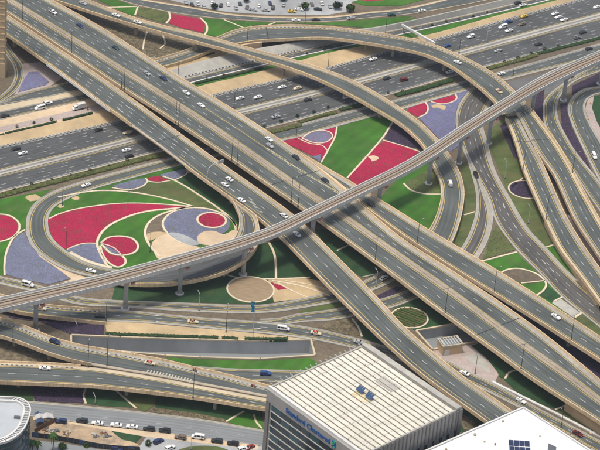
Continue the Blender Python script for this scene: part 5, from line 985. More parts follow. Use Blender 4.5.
for x, y, rd, lab, hd, hh in (
    (22.3, 21.5, 'A1', 'street lamp nearest the tower on the overpass divider', 2, 12), (71.5, 53.5, 'A1', 'street lamp on the overpass divider, second from the tower', 2, 12), (121.5, 88, 'A1', 'left lamp of the pair on the overpass divider above the highway edge', 1, 12), (124.2, 89.5, 'A2', 'right lamp of the pair on the overpass divider above the highway edge', 1, 12),
    (175.8, 122.5, 'A1', 'left lamp of the overpass pair above the hedge strip', 1, 12), (178.5, 126, 'A2', 'right lamp of the overpass pair above the hedge strip', 1, 12), (231.5, 161, 'A1', 'left lamp of the overpass pair near the cantilever sign', 1, 12), (237, 165, 'A1', 'right lamp of the overpass pair near the cantilever sign', 1, 12),
    (291, 201.5, 'A1', 'left lamp of the overpass pair beside the rail viaduct', 1, 12), (298, 206.5, 'A1', 'right lamp of the overpass pair beside the rail viaduct', 1, 12), (375, 261, 'A1', 'lamp on near edge of wide overpass, first below the viaduct', 2, 12), (445, 314, 'A1', 'lamp on near edge of wide overpass above the topiary circle', 2, 13), (521, 369, 'A1', 'lamp on near edge of wide overpass, lowest', 2, 12.5),
    (417, 243.5, 'A4', 'lamp where the ramp splits from the wide overpass', 1, 12), (494, 292, 'A4', 'lamp on near edge of the ramp above the oval bed', 1, 12), (571, 340, 'A4', 'lamp on the ramp beside the white car', 2, 12.5), (523, 170, 'E1', 'lamp on the left flyover branch above the round purple bed', 1, 12), (546, 219, 'E1', 'tall lamp where the beige wall of the flyover branch begins', 2, 13), (572.5, 172, 'E2', 'lamp on the right flyover branch', 1, 11),
    (247, 44, 'C2', 'lamp where the broad flyover meets the slender one', 2, 11), (385.5, 33, 'C2', 'lamp on the far rim of the broad flyover', 1, 11), (459, 53, 'C2', 'dark lamp on the far rim of the broad flyover above highway', 1, 11), (13, 340.5, 'O1', 'lamp on the left ramp at the left edge', 1, 13), (88, 366.5, 'P', 'lamp between left ramp and lower overpass', 1, 11.5), (107, 365, 'O1', 'lamp at the tip where left ramp joins the lower overpass', 1, 13),
    (193, 397.5, 'P', 'lamp on the near edge of the lower overpass', 1, 13), (106, 323.5, 'Q', 'lamp at the end of the low road bridge', 2, 12), (226, 332, 'Q', 'dark lamp behind the hedge left of the flagpole', 2, 12.5)): lamp(lab, x, y, rd, .4 if rd != 'Q' else 0, hh, hd)
for x, y, lab, hh, mt in ((62.5, 206, 'tall lamp on the lawn inside the loop road', 14.5, 'steel_dark'), (504.7, 179, 'thin pale lamp left of the round purple bed', 9.5, 'steel_pale'), (528, 224, 'thin pale lamp on the olive lawn below the round purple bed', 9, 'steel_pale'), (475, 374, 'lamp on the pink forecourt', 9, 'steel_dark'), (561, 428, 'lamp beside the road left of the dark red car', 8, 'steel_dark'),
                           (234, 108, 'lamp at the far highway edge beside two white cars', 9.5, 'steel_dark'), (328, 67.5, 'lamp on the sand wall under the broad flyover', 7.5, 'steel_dark'), (305, 23, 'lamp on the top road beside a dark car', 7, 'steel_dark'), (199, 311, 'thin pale lamp beside the viaduct pier', 8.5, 'steel_pale'), (191, 450, 'thin pale lamp in front of the white van', 10, 'steel_pale'), (178, 77, 'lamp beyond the overpass by the green strip', 8, 'steel_dark'),
                           (376, 287, 'thin pale lamp beside the white car under the overpass', 8, 'steel_pale'), (129, 192, 'pale lamp at half moon lavender bed', 12, 'steel_pale'), (150, 252, 'short dark lamp beside the pale sand fan', 9, 'steel_dark'), (66, 250, 'dark lamp on the rim of long magenta bed', 10, 'steel_dark'), (296, 140, 'lamp beside the frontage road by the lavender ellipse', 8, 'steel_dark'), (95, 404, 'small pale post lamp on green wedge', 3.5, 'steel_pale'), (2, 338, 'short pale post lamp at the left edge', 4, 'steel_pale'), (77, 333, 'short pale post in the dark purple planting', 4, 'steel_pale')): lamp(lab, x, y, None, 0, hh, 1 if mt == 'steel_dark' else 1, mt)
lamp('pale double lamp standing in the highway median', 486.7, 42, 'SM', 0, 9, 2, 'steel_pale')
lamp('lamp on the frontage road verge at the upper right', 513, 76, None, 0, 7, 1)
def flagpole():
    p = P(252.5, 340); o = thing('flagpole', 'tall pale flagpole with a teal banner in front of the round brown bed', 'flagpole', tuple(p)); h = 19.5; b = MB(); b.tube([(0, 0, -.2), (0, 0, h)], [.2, .1], 8); b.build('pole', 'steel_pale', o)
    b = MB(); rows = [[(-.1 - .25 * math.sin(k * .9) - x * (1 + .1 * math.sin(k)), .1 * math.sin(k * 1.3 + x), h - .2 - k * .75) for x in (0, .7, 1.5)] for k in range(8)]; b.grid(rows); b.build('banner', 'flag', o)
flagpole()
def cantilever():
    p, tg, i = ROADS['A2'].near(207, 180, .5); o = thing('cantilever_sign', 'curved pale cantilever sign arm over the overpass lanes', 'sign gantry', tuple(p), math.atan2(tg[1], tg[0])); S = ROADS['A2']; n_ = -S.nr[i]; q = np.array([math.cos(-o.rotation_euler.z) * n_[0] - math.sin(-o.rotation_euler.z) * n_[1], math.sin(-o.rotation_euler.z) * n_[0] + math.cos(-o.rotation_euler.z) * n_[1]])
    b = MB(); b.tube([(0, 0, -.5), (0, 0, 4), (*(q * .7), 6.2), (*(q * 2.5), 7.4), (*(q * 5), 7.7), (*(q * 8.5), 7.7)], [.2, .2, .18, .16, .15, .14], 8); b.build('arm', 'steel_pale', o)
    b = MB(); b.box((*(q * 7.6), 7.5), (.25, 3.2, 1.7)); b.build('sign_board', 'steel_pale', o)
cantilever()
def beam(label, a, b, z, wd, ht, m, name='parapet_beam'):
    p, q = P(*a, z), P(*b, z); d = q - p; l = np.linalg.norm(d); d /= l; o = thing(name, label, 'beam'); k = MB(); n_ = np.array([-d[1], d[0], 0]); k.box((p + q) / 2, (l, wd, ht), d, n_); k.build('beam', m, o)
    for t in (.05, .95): k = MB(); c = p + (q - p) * t; k.box((c[0], c[1], z / 2 - .1), (.8, .7, z), d, n_); k.build('support', 'concrete', o)
beam('white concrete beam behind the broad flyover at the upper middle', (402, 25), (435, 43.5), 4.5, 1.0, 1.2, 'concrete_white')
# building plot at the bottom left: fence panels, wooden hoarding, tents
def fence(label, pts, h, m, l=2.4):
    p = crom([P2(x, y) for x, y in pts], 1.); s = arc(p); o = thing('fence', label, 'fence'); n = int(s[-1] / l)
    for k in range(n):
        a, b = at_t(p, s, np.array([k / n]))[0], at_t(p, s, np.array([(k + 1) / n]))[0]; d = (b - a) / np.linalg.norm(b - a); q = MB(); q.box((*((a + b) / 2), h / 2), (np.linalg.norm(b - a) - .08, .08, h * random.uniform(.95, 1.05)), (*d, 0), (-d[1], d[0], 0)); q.build('fence_panel', m if k % 4 else ('tarp_blue' if m == 'fence_dark' and k % 8 == 0 else m), o)
        q = MB(); q.box((a[0], a[1], h / 2 + .05), (.14, .14, h + .1)); q.build('fence_post', 'steel', o)
fence('dark hoarding fence along the front of the sand plot', [(32, 437), (55, 440), (77, 444), (100, 448.5), (140, 452)], 2.4, 'fence_dark'); fence('brown wooden hoarding at the left end of the sand plot', [(34.5, 434), (45, 428), (56.5, 422)], 2.4, 'wood_fence')
def tent(label, x, y, w_, d_, h, m):
    p = P(x, y); o = thing('site_tent', label, 'tent', tuple(p), .3); b = MB(); b.grid([[(-w_ / 2, sy * d_ / 2, h), (0, sy * d_ / 2, h + .9), (w_ / 2, sy * d_ / 2, h)] for sy in (-1, 1)]); b.build('canopy', m, o)
    for sx in (-1, 1):
        for sy in (-1, 1): b = MB(); b.tube([(sx * w_ * .46, sy * d_ * .46, 0), (sx * w_ * .46, sy * d_ * .46, h)], .06, 6); b.build('leg', 'steel_pale', o)
tent('white tent canopy beside the wooden hoarding', 47, 421, 5, 3, 2.2, 'tarp_white'); tent('small white tent left of the other beside the street', 40, 421.5, 4, 3, 2.2, 'tarp_white'); tent('small blue tent canopy near the rounded building', 39.5, 425.5, 3.4, 2.6, 2., 'tarp_blue'); tent('blue tarpaulin canopy nearest the street by the white tents', 38, 418.5, 2.6, 2, 2., 'tarp_blue')
def cone(x, y, lab, group):
    p = P(x, y, .12); o = thing('traffic_barrel', lab, 'barrel', tuple(p), 0, group); b = MB(); b.tube([(0, 0, 0), (0, 0, .9)], [.42, .34], 10); b.build('drum', 'orange', o); b = MB(); b.tube([(0, 0, .35), (0, 0, .55)], [.41, .39], 10); b.build('band', 'paint_white', o)
cone(566, 86, 'orange traffic barrel beside the viaduct pier at the right', None); cone(557.5, 106, 'orange traffic barrel on the inside of the slip road bend', None); cone(590.5, 104, 'orange barrel on the pink sidewalk, upper of two', None); cone(588, 120, 'orange barrel on the pink sidewalk, lower of two', None)
# ------------------------------------------------------------------ vehicles
def car_parts(kind):
    """body lofted from cross sections; x forward. returns list of (part name, mesh builder, material key)"""
    if kind == 'sedan': Lh, W_, st = 2.35, .93, [(-2.35, .42, .78, .78), (-2.2, .30, .95, .95), (-1.55, .25, .98, 1.0), (-.75, .22, .95, 1.40), (.25, .22, .95, 1.43), (1.05, .22, .93, .98), (1.95, .25, .82, .84), (2.3, .34, .66, .66)]
    elif kind == 'suv': Lh, W_, st = 2.4, .98, [(-2.4, .5, .95, 1.0), (-2.3, .35, 1.1, 1.15), (-2.05, .3, 1.12, 1.75), (-.9, .3, 1.1, 1.82), (.3, .3, 1.08, 1.78), (1.0, .3, 1.06, 1.12), (2.1, .32, .98, 1.0), (2.4, .45, .75, .76)]
    elif kind == 'van': Lh, W_, st = 2.7, 1.0, [(-2.7, .5, 1.05, 1.9), (-2.6, .35, 1.2, 2.1), (-1.2, .32, 1.2, 2.15), (.6, .32, 1.18, 2.12), (1.2, .32, 1.15, 2.0), (1.85, .34, 1.1, 1.25), (2.5, .38, .95, .98), (2.7, .45, .7, .72)]
    elif kind == 'pickup': Lh, W_, st = 2.7, .98, [(-2.7, .5, .98, 1.0), (-2.6, .4, 1.0, 1.02), (-.85, .38, 1.02, 1.04), (-.6, .36, 1.04, 1.78), (.5, .36, 1.04, 1.78), (1.1, .36, 1.04, 1.08), (2.3, .38, .98, 1.0), (2.7, .48, .75, .76)]
    else: Lh, W_, st = 2.4, 1.05, [(-.2, .6, 1.2, 2.3), (0, .5, 1.25, 2.45), (1.0, .45, 1.25, 2.4), (1.5, .45, 1.2, 2.2), (2.0, .45, 1.15, 1.3), (2.3, .45, 1.0, 1.05), (2.4, .5, .7, .72)]
    body, glass_f, glass_r, gl, gr = MB(), MB(), MB(), MB(), MB(); rows = []
    for k, (x, z0, zb, zt) in enumerate(st):
        e = .82 if k in (0, len(st) - 1) else .94 if k in (1, len(st) - 2) else 1.; w_ = W_ * e; rt = w_ * (.74 if zt > zb + .25 else .93)
        rows.append([(x, -w_ * .9, z0), (x, -w_, z0 + .18), (x, -w_, zb - .12), (x, -w_ * .96, zb), (x, -rt, zt - .04), (x, -rt * .8, zt), (x, rt * .8, zt), (x, rt, zt - .04), (x, w_ * .96, zb), (x, w_, zb - .12), (x, w_, z0 + .18), (x, w_ * .9, z0)])
    body.grid(rows, closed=True, cap=True)
    cab = [k for k in range(len(st)) if st[k][3] > st[k][2] + .25]; f, r = cab[-1], cab[0]
    def off(p, q, t, nx, nz): return tuple(np.array(p) * (1 - t) + np.array(q) * t + np.array([nx, 0, nz]))
    for g, i, j, nx in ((glass_f, f, f + 1, .02), (glass_r, r, r - 1, -.02)):
        if j < 0: continue
        a, b = rows[i], rows[j]; g.face([off(a[5], b[5], .12, nx, .02), off(a[6], b[6], .12, nx, .02), off(a[7], b[8], .86, nx, .02), off(a[4], b[3], .86, nx, .02)])
    for g, s3, s4, sy in ((gl, 3, 4, -.015), (gr, 8, 7, .015)):
        for i in range(r, f):
            a, b = rows[i], rows[i + 1]; lo = .12; hi = .86
            P_ = lambda rr, t, dx: (rr[s3][0] * (1 - t) + rr[s4][0] * t + dx, rr[s3][1] * (1 - t) + rr[s4][1] * t + sy, rr[s3][2] * (1 - t) + rr[s4][2] * t)
            g.face([P_(a, lo, .08), P_(b, lo, -.08), P_(b, hi, -.08), P_(a, hi, .08)])
        if True:
            a, b = rows[f], rows[f + 1]; g.face([(a[s3][0], a[s3][1] + sy, a[s3][2]), (a[s3][0] * .35 + b[s3][0] * .65, a[s3][1] * .35 + b[s3][1] * .65 + sy, b[s3][2] * .65 + a[s3][2] * .35 + .03), (a[s4][0], a[s4][1] + sy, a[s4][2] - .06)])
    parts = [('body', body, None), ('windscreen', glass_f, 'car_glass'), ('side_window', gl, 'car_glass'), ('side_window', gr, 'car_glass')]
    if glass_r.v: parts.append(('rear_window', glass_r, 'car_glass'))
    wr = .34 if kind in ('sedan',) else .4
    xs = (1.45, -1.4) if kind == 'sedan' else (1.5, -1.45) if kind in ('suv',) else (1.75, -1.65) if kind in ('van', 'pickup') else (1.5, -2.6)
    for x in xs:
        for sy in (-1, 1):
            b = MB(); b.tube([(x, sy * (W_ - .22), wr), (x, sy * (W_ + .02), wr)], wr, 14); parts.append(('wheel', b, 'tyre'))
    zf = st[-1][2] - .02
    for sy in (-.62, .62):
        b = MB(); b.box((Lh - .06, sy * W_, zf - .05), (.16, .36, .14)); parts.append(('headlight', b, 'light_front'))
        if kind != 'truck': b = MB(); b.box((-Lh + .05, sy * W_ * 1.08, st[0][2] - .1), (.14, .3, .18)); parts.append(('tail_light', b, 'light_rear'))
    if kind == 'pickup': b = MB(); b.box((-1.72, 0, 1.06), (1.55, 1.5, .05)); parts.append(('load_bed', b, 'steel_dark'))
    if kind == 'truck':
        b = MB(); b.box((-2.4, 0, 1.9), (4.3, 2.2, 2.3)); parts.append(('cargo_box', b, 'concrete_white')); b = MB(); b.box((-2.2, 0, .6), (4.4, 1.2, .3)); parts.append(('chassis', b, 'steel_dark'))
    return parts
_car = {}
def vehicle(label, x, y, road, kind='sedan', paint_='white', flip=False, ang=None, zb=0., roof=None, group=None):
    key = (kind, paint_)
    if key not in _car: _car[key] = [(n, b.mesh(n, m or 'car_' + paint_, n == 'body' and False)) for n, b, m in car_parts(kind)]
    if road: 
        p, tg, i = ROADS[road].near(x, y, .06); p = np.array([*P2(x, y, p[2] + .6), p[2]]); a = math.atan2(tg[1], tg[0]) + (math.pi if flip else 0)
    else: p = np.array([*P2(x, y, zb + .6), zb + .02])
    if ang is not None: q = P2(x + ang[0], y + ang[1], zb) - P2(x, y, zb); a = math.atan2(q[1], q[0])
    nm = {'sedan': 'car', 'suv': 'car', 'van': 'van', 'pickup': 'pickup_truck', 'truck': 'box_truck'}[kind] if not roof else 'taxi'
    o = thing(nm, label, nm.replace('_', ' '), tuple(p), a, group)
    for n, me in _car[key]: link(n, me, o)
    if roof: 
        b = MB(); b.box((-.25, 0, 1.45), (1.25, 1.28, .05)); b.build('roof_panel', 'car_' + roof, o); b = MB(); b.box((-.2, 0, 1.56), (.25, .8, .16)); b.build('roof_sign', 'paint_yellow', o)
    return o
V = vehicle
for a in (
 ('white pickup truck on the wide overpass near the top left', 53, 12, 'A1', 'pickup', 'white'), ('blue car on the wide overpass near the top left', 80, 25.5, 'A1', 'sedan', 'navy'), ('dark teal car on the far lanes of the wide overpass', 115.5, 47.5, 'A1', 'sedan', 'teal'), ('silver car on the wide overpass, left of a navy car', 147, 73, 'A1', 'sedan', 'silver'), ('navy car on the far lanes of the wide overpass', 163.5, 78, 'A1', 'sedan', 'navy'),
 ('white car on the wide overpass above the sand wall', 186.5, 92.5, 'A1', 'sedan', 'white'), ('white car on the yellow line where the gore begins', 201, 105, 'A1', 'sedan', 'white'), ('white car, farther of two side by side on the overpass', 269, 139, 'A1', 'sedan', 'white'), ('silver car, nearer of two side by side on the overpass', 270, 145.5, 'A1', 'sedan', 'silver'), ('black car on the exit lane beyond the hatched gore', 296, 157, 'A1', 'sedan', 'dark'), ('black car beside the hatched gore nearest the viaduct', 325, 180, 'A1', 'sedan', 'dark'),
 ('dark car half hidden beneath the viaduct edge', 371, 204, 'A4', 'sedan', 'dark'), ('lone white car on the ramp at the right', 556, 316.5, 'A4', 'sedan', 'white'),
 ('white car, upper of the pair under the cantilever sign', 229.5, 179, 'A2', 'sedan', 'white', True), ('white car, lower of the pair under the cantilever sign', 225, 184.5, 'A2', 'sedan', 'white', True), ('white car taking the curving exit ramp', 241.5, 200, 'A2', 'sedan', 'white', True), ('white car about to pass under the viaduct on the narrowing overpass', 284, 215.5, 'A2', 'sedan', 'white', True), ('white car emerging below the viaduct on the ramp', 297, 234, 'A2', 'sedan', 'white', True),
 ('dark car at the left end of the far highway carriageway', 16, 148.5, 'SF', 'sedan', 'dark', True), ('white car at the left end of the far highway carriageway', 23, 153, 'SF', 'sedan', 'white', True), ('black car near the sand wall approaching the overpass', 98, 130, 'SF', 'sedan', 'black', True), ('brown and yellow car entering the overpass shadow', 127.6, 132.5, 'SF', 'sedan', 'cream', True), ('white car on the near carriageway in the overpass shadow', 126.7, 150, 'SN', 'sedan', 'white'), ('black car by the hedge in the overpass shadow', 129.5, 156, 'SN', 'sedan', 'black'),
 ('white car, left of four on the far carriageway past the overpass', 240, 98, 'SF', 'sedan', 'white', True), ('white car, second of four on the far carriageway past the overpass', 258, 97, 'SF', 'sedan', 'white', True), ('white car, third of four on the far carriageway past the overpass', 282, 87, 'SF', 'sedan', 'white', True), ('cream car, fourth of four on the far carriageway past the overpass', 297.5, 88, 'SF', 'sedan', 'cream', True), ('silver car alone on the near carriageway past the overpass', 276, 116.5, 'SN', 'sedan', 'silver'),
 ('black car next to the median left of the slender flyover', 308, 99.5, 'SN', 'sedan', 'dark'), ('white car under the edge of the slender flyover', 347, 97, 'SN', 'sedan', 'white'), ('black car next to the median right of the slender flyover', 387, 78, 'SN', 'sedan', 'dark'), ('dark car with red bonnet near the planted strip', 404, 79.5, 'SN', 'suv', 'maroon'), ('white car on the highway inside the broad flyover', 373, 59, 'SF', 'sedan', 'white', True), ('white car on the far carriageway right of the broad flyover', 471, 36.5, 'SF', 'suv', 'white', True),
 ('pale blue car beside the rim of the broad flyover', 447, 45.5, 'SF', 'sedan', 'blue', True), ('white car on the near carriageway beside the median lamp', 498, 50.5, 'SN', 'sedan', 'silver'), ('white car half hidden under the broad flyover', 450, 72, 'SN', 'sedan', 'white'), ('blue and white pickup in the far lanes at upper right', 508, 22, 'SF', 'pickup', 'blue', True), ('white van beside the blue pickup', 503, 27, 'SF', 'van', 'white', True), ('white car just below the blue pickup and white van', 509, 30.5, 'SF', 'sedan', 'white', True),
 ('yellow car near the far barrier at upper right', 524, 16, 'SF', 'sedan', 'yellow', True), ('dark brown car below the yellow car', 522, 24, 'SF', 'sedan', 'brown', True), ('white car, upper of three in a cluster at upper right', 555, 13.5, 'SF', 'sedan', 'white', True), ('white car, middle of three in a cluster at upper right', 558.5, 17, 'SF', 'sedan', 'white', True), ('white car, lower of three in a cluster at upper right', 564, 19.5, 'SF', 'sedan', 'white', True), ('white car cut by the right edge on the far carriageway', 597, 7, 'SF', 'sedan', 'white', True),
 ('black car alone on the near carriageway at upper right', 538.5, 44, 'SN', 'sedan', 'dark'), ('silver car beside a black car at upper right', 577.5, 37.5, 'SN', 'sedan', 'grey'), ('black car above a silver car at upper right', 583, 32, 'SN', 'sedan', 'dark'), ('black car on the near frontage road at the far right', 589, 48.5, 'I', 'sedan', 'dark'), ('white car on the near frontage road beside the broad flyover', 502, 73.5, 'I', 'sedan', 'white'),
 ('white car on the upper frontage road at the top right', 523, 5, 'KR', 'sedan', 'white'), ('dark car on the upper frontage road at the top right', 518, 2.5, 'KR', 'sedan', 'dark'), ('white car on the top road at the upper right', 422, 10.5, 'NR', 'sedan', 'white'), ('white car on the top road right of a lamp', 296, 20, 'NR', 'sedan', 'white'), ('dark car on the top road, right of the white one', 316, 19.7, 'NR', 'sedan', 'dark'), ('silver car on the top road near the grass mound', 351, 18, 'NR', 'sedan', 'silver'), ('dark green car on the top road by the grass mound', 392, 14.5, 'NR', 'sedan', 'green'),
 ('silver car on the slender flyover at the very top', 83, 3, 'C1', 'sedan', 'silver'), ('white car on the slender flyover, upper of two', 116, 15, 'C1', 'sedan', 'white'), ('white car on the slender flyover, lower of two by the clipped bed', 137.5, 22, 'C1', 'sedan', 'white'), ('white van on the descending bend of the slender flyover', 450, 183.5, 'C1', 'van', 'white', True), ('white car on the broad flyover above the highway', 457.5, 62, 'C2', 'sedan', 'white', True),
 ('white car on the frontage road ahead of the white van', 48, 103, 'K', 'suv', 'white'), ('white van on the frontage road at the left', 40, 108, 'K', 'van', 'white', True), ('black car on the frontage road at the left edge', 5, 115.5, 'K', 'sedan', 'dark'), ('black car on the slip road below the viaduct', 476, 175, 'G', 'suv', 'black'), ('white car on the rightmost curving road', 594, 156, 'F2', 'van', 'white'), ('white car on the loop road beside the highway hedge', 86, 185, 'J', 'sedan', 'white'), ('white car on the loop road just above the viaduct', 91, 270.5, 'J', 'sedan', 'white'),
 ('white delivery van on the service road at left of the viaduct', 28, 284.5, 'R', 'van', 'white'), ('dark car on the road right of the low bridge', 100, 315.8, 'Q1', 'sedan', 'black'), ('white van on the road in front of the round brown bed', 283.5, 328.7, 'Q', 'van', 'white'), ('silver car entering the shadow of the ramp', 359, 342, 'Q', 'sedan', 'silver'), ('white car on the service road under the wide overpass', 384, 278, 'R', 'suv', 'white'), ('dark blue car on the left ramp', 55, 341.5, 'O1', 'suv', 'navy'), ('white car on the lower overpass at the left', 45, 368, 'P', 'sedan', 'white'),
 ('blue car on the road behind the striped office roof', 265.5, 373.5, 'O2', 'suv', 'blue'), ('white car beside the pink forecourt', 464.5, 373, 'Q', 'sedan', 'white', True), ('white car beside the corner of the white roof', 521, 400.5, 'Q', 'sedan', 'white'), ('dark red car on the road at the lower right', 578, 433.5, 'Q', 'sedan', 'maroon')): V(*a)
V('taxi with red roof on the road under the viaduct', 41, 308.5, 'Q1', 'sedan', 'cream', False, roof='taxired'); V('taxi with red roof in front of the long hedge', 193, 321.5, 'Q', 'sedan', 'cream', roof='taxired'); V('taxi with red roof near the bare brown slope', 316, 333, 'Q', 'sedan', 'cream', roof='taxired'); V('taxi with brownish roof on the left ramp beside the merge hatching', 150, 363, 'O1', 'sedan', 'cream', roof='taxired'); V('taxi with orange roof on the broad flyover next to the viaduct', 499, 91, 'C2', 'sedan', 'cream', True, roof='taxired')
V('white box truck parked on the pink sidewalk beside the overpass', 77, 108.5, None, 'truck', 'white', ang=(-1, .24), zb=.06)
for lab, x, y, k, c in (('blue car parked next to the white tents', 61, 421.3, 'suv', 'navy'), ('dark grey car parked in the row, left of three white ones', 82, 420.8, 'suv', 'dark'), ('white parked car, first of three in the row', 97.5, 423, 'sedan', 'white'), ('white parked car, second of three in the row', 116.3, 424.8, 'sedan', 'white'), ('white parked car, third of three in the row', 132, 426.5, 'sedan', 'white'), ('black parked car right of the three white ones', 149, 429, 'suv', 'dark'), ('black parked car at the right end of the kerb row', 164.7, 430.7, 'suv', 'black'),
                         ('brown parked car left of the white van', 180.5, 437.3, 'suv', 'brown'), ('white van parked near the pale lamp', 198, 437, 'van', 'white'), ('dark parked car right of the white van', 217, 441, 'suv', 'dark'), ('dark parked car nearest the office building', 233, 443.6, 'suv', 'black')): V(lab, x, y, 'U', k, c, True)
V('dark car parked askew beside the grass patch', 158.5, 441.5, None, 'suv', 'navy', ang=(1, -.45), zb=.05); V('white car at the bottom edge below the askew dark car', 170, 448, None, 'suv', 'white', ang=(1, -.45), zb=.05); V('dark car behind the fence at the bottom edge, left of two', 117, 449, None, 'suv', 'navy', ang=(1, .15), zb=.05); V('dark car behind the fence at the bottom edge, right of two', 134, 450, None, 'suv', 'dark', ang=(1, .15), zb=.05); V('white car beside the office building at the bottom', 243, 449, None, 'suv', 'white', ang=(1, -.3), zb=.05)
V('red car at the bottom beside the office building', 250, 447, None, 'sedan', 'red', ang=(1, -.5), zb=.05)
CP = [(186, 2, 'silver'), (192, 4.5, 'dark'), (198, 3, 'white'), (204, 6.5, 'silver'), (221, 5, 'dark'), (228, 4, 'white'), (236, 7.5, 'silver'), (240, 3.5, 'teal'), (253, 9.5, 'silver'), (259, 5.5, 'white'), (266, 10, 'silver'), (270, 3, 'navy'), (273, 7.3, 'dark'), (283.5, 4.5, 'silver'), (292, 11.3, 'yellow'), (299, 9.3, 'white'), (299.5, 4, 'silver'), (312, 4, 'grey'), (318, 9, 'dark'), (322, 3, 'white'), (330, 6, 'silver'), (341, 4, 'grey'), (247, 7, 'grey'), (212, 2.5, 'white')]
for k, (x, y, c) in enumerate(CP):
    nb = CP[k - 1][2]
    V('%s car in the top car park, %s%s' % ({'navy': 'dark blue', 'dark': 'black'}.get(c, c), ['first', 'second', 'third', 'fourth', 'fifth', 'sixth', 'seventh', 'eighth'][sorted(q[0] for q in CP if q[2] == c).index(x)] + ' of its colour', ' from the left'), x, y, None, 'sedan', c, ang=(.25 if x % 2 > .6 else -.3, -1) if y < 8 else (1, .1), zb=.07)
def motorbike(label, x, y, road):
    p, tg, i = ROADS[road].near(x, y, .06); o = thing('motorcycle', label, 'motorcycle', tuple(p), math.atan2(tg[1], tg[0])); b = MB()
    for q in (-.65, .65): b = MB(); b.tube([(q, -.06, .32), (q, .06, .32)], .32, 14); b.build('wheel', 'tyre', o)
    b = MB(); b.tube([(-.6, 0, .75), (-.1, 0, .8), (.4, 0, .85), (.7, 0, .5)], [.14, .2, .2, .08], 8); b.build('body', 'car_red', o); b = MB(); b.box((-.75, 0, 1.0), (.55, .55, .55)); b.build('delivery_box', 'car_red', o); b = MB(); b.tube([(.5, -.35, 1.05), (.5, .35, 1.05)], .04, 6); b.build('handlebar', 'steel_dark', o)
    r = thing('person', 'rider in dark clothes sitting on the %s' % ('motorcycle beside the merge hatching' if x < 220 else 'motorcycle near the office building'), 'person', tuple(p + np.array([0, 0, 0])), math.atan2(tg[1], tg[0]))
    me = bpy.data.meshes.new('body'); vs = [(-.15, 0, .95), (-.1, 0, 1.25), (.0, 0, 1.5), (.05, 0, 1.62), (.08, 0, 1.75), (.02, .2, 1.45), (.2, .28, 1.2), (.48, .3, 1.08), (.02, -.2, 1.45), (.2, -.28, 1.2), (.48, -.3, 1.08), (.2, .2, .92), (.15, .22, .45), (.28, .22, .36), (.2, -.2, .92), (.15, -.22, .45), (.28, -.22, .36)]
    es = [(0, 1), (1, 2), (2, 3), (3, 4), (2, 5), (5, 6), (6, 7), (2, 8), (8, 9), (9, 10), (0, 11), (11, 12), (12, 13), (0, 14), (14, 15), (15, 16)]; me.from_pydata(vs, es, []); me.materials.append(MATS['car_dark'])
    ob_ = link('body', me, r); ob_.modifiers.new('skin', 'SKIN'); rad = [.17, .16, .18, .08, .13, .08, .06, .05, .08, .06, .05, .1, .07, .06, .1, .07, .06]
    if not me.skin_vertices: 
        bm = bmesh.new(); bm.from_mesh(me); bm.verts.layers.skin.verify(); bm.to_mesh(me); bm.free()
    for sv, q in zip(me.skin_vertices[0].data, rad): sv.radius = (q, q)
    me.skin_vertices[0].data[0].use_root = True; ob_.modifiers.new('sub', 'SUBSURF').levels = 1
    b = MB(); b.tube([(.08, 0, 1.66), (.09, 0, 1.74), (.1, 0, 1.84), (.1, 0, 1.9)], [.11, .15, .14, .06], 10); b.build('helmet', 'car_red', r)
motorbike('red delivery motorcycle beside the merge hatching', 195, 371.5, 'O1'); motorbike('red delivery motorcycle near the office building', 253.7, 387.2, 'O1')

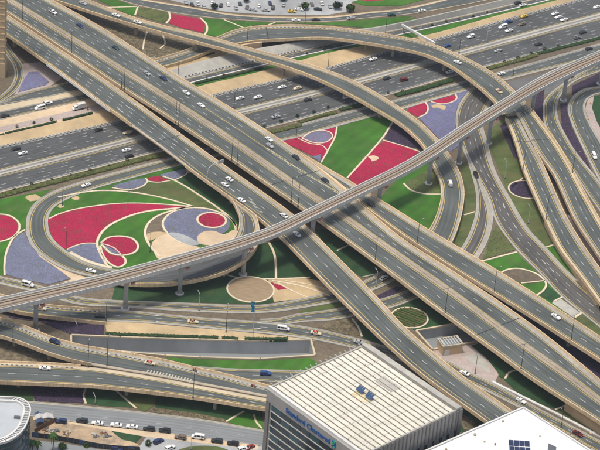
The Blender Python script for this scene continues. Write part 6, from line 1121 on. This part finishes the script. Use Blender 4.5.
def arrow(road, x, y, flip=False, sc_=1.):
    S = ROADS[road]; p, tg, i = S.near(x, y, .06); t_ = np.array([*tg, 0]) * (-1 if flip else 1); n_ = np.array([-t_[1], t_[0], 0]); z = np.array([0, 0, .045]); b = MB()
    q = lambda a, c: p + z + t_ * a * sc_ + n_ * c * sc_
    b.face([q(-2.2, -.16), q(.6, -.16), q(.6, .16), q(-2.2, .16)]); b.face([q(.6, -.5), q(2.2, 0), q(.6, .5)]); par_ = None
    b.build('lane_arrow', WHT, ROADOBJ[road])
ROADOBJ = {}
for ob in bpy.data.objects:
    if ob.parent is None and ob.get('label'):
        for k, t in (('G', 'slip road curving from'), ('Q', 'three lane road'), ('A2', 'four lane overpass')):
            if ob['label'].startswith(t): ROADOBJ[k] = ob
for a in (('G', 504, 206), ('G', 515, 226), ('G', 544, 262), ('G', 552, 270), ('G', 470, 122), ('Q', 155, 315.5), ('Q', 155, 321), ('Q', 257, 322.5), ('Q', 257, 328.5), ('A2', 121, 111), ('A2', 232, 190), ('A2', 128, 107), ('A2', 134, 104)): arrow(*a)
for k in range(14):
    x, y = random.uniform(42, 110), 0; y = 424.5 + (x - 42) * .14 + random.uniform(0, 9); p = P(x, y, .1); o = thing('rubble_heap', '%s low heap of rubble and timber on the sand plot, %s from left' % (['dark', 'pale', 'brown'][k % 3], 'seen'), 'rubble', tuple(p), random.random() * 3, 'rubble heaps on the sand plot'); b = MB()
    for q in range(9): b.box((random.gauss(0, .8), random.gauss(0, .6), random.uniform(.1, .4)), (random.uniform(.4, 1.5), random.uniform(.2, .7), random.uniform(.15, .4)), (math.cos(q), math.sin(q), 0), (-math.sin(q), math.cos(q), 0))
    b.build('rubble', ['steel', 'concrete', 'wood_fence'][k % 3], o, kind='stuff')
HEAPS = sorted([ob for ob in bpy.data.objects if ob.name.startswith('rubble_heap')], key=lambda ob: ob.location.x)
for k, ob in enumerate(HEAPS): ob['label'] = ob['label'].replace('seen', (ORD + ['twelfth', 'thirteenth', 'fourteenth'])[k])

# ------------------------------------------------------------------ thin haze over the whole place
def haze():
    b = MB(); b.box((0, 300, (HC + 40) / 2 - 4), (7000, 7000, HC + 55)); o = b.build('haze', 'steel_pale', None, kind='stuff', label='thin pale haze in the air over the interchange')
    m = bpy.data.materials.new('haze'); m.use_nodes = True; t = m.node_tree; t.nodes.remove(t.nodes['Principled BSDF']); v = t.nodes.new('ShaderNodeVolumePrincipled'); v.inputs['Density'].default_value = HAZE; v.inputs['Color'].default_value = (.86, .93, .97, 1); v.inputs['Anisotropy'].default_value = .3
    t.links.new(v.outputs[0], t.nodes['Material Output'].inputs['Volume']); o.data.materials.clear(); o.data.materials.append(m)
HAZE = 0.00006
haze()
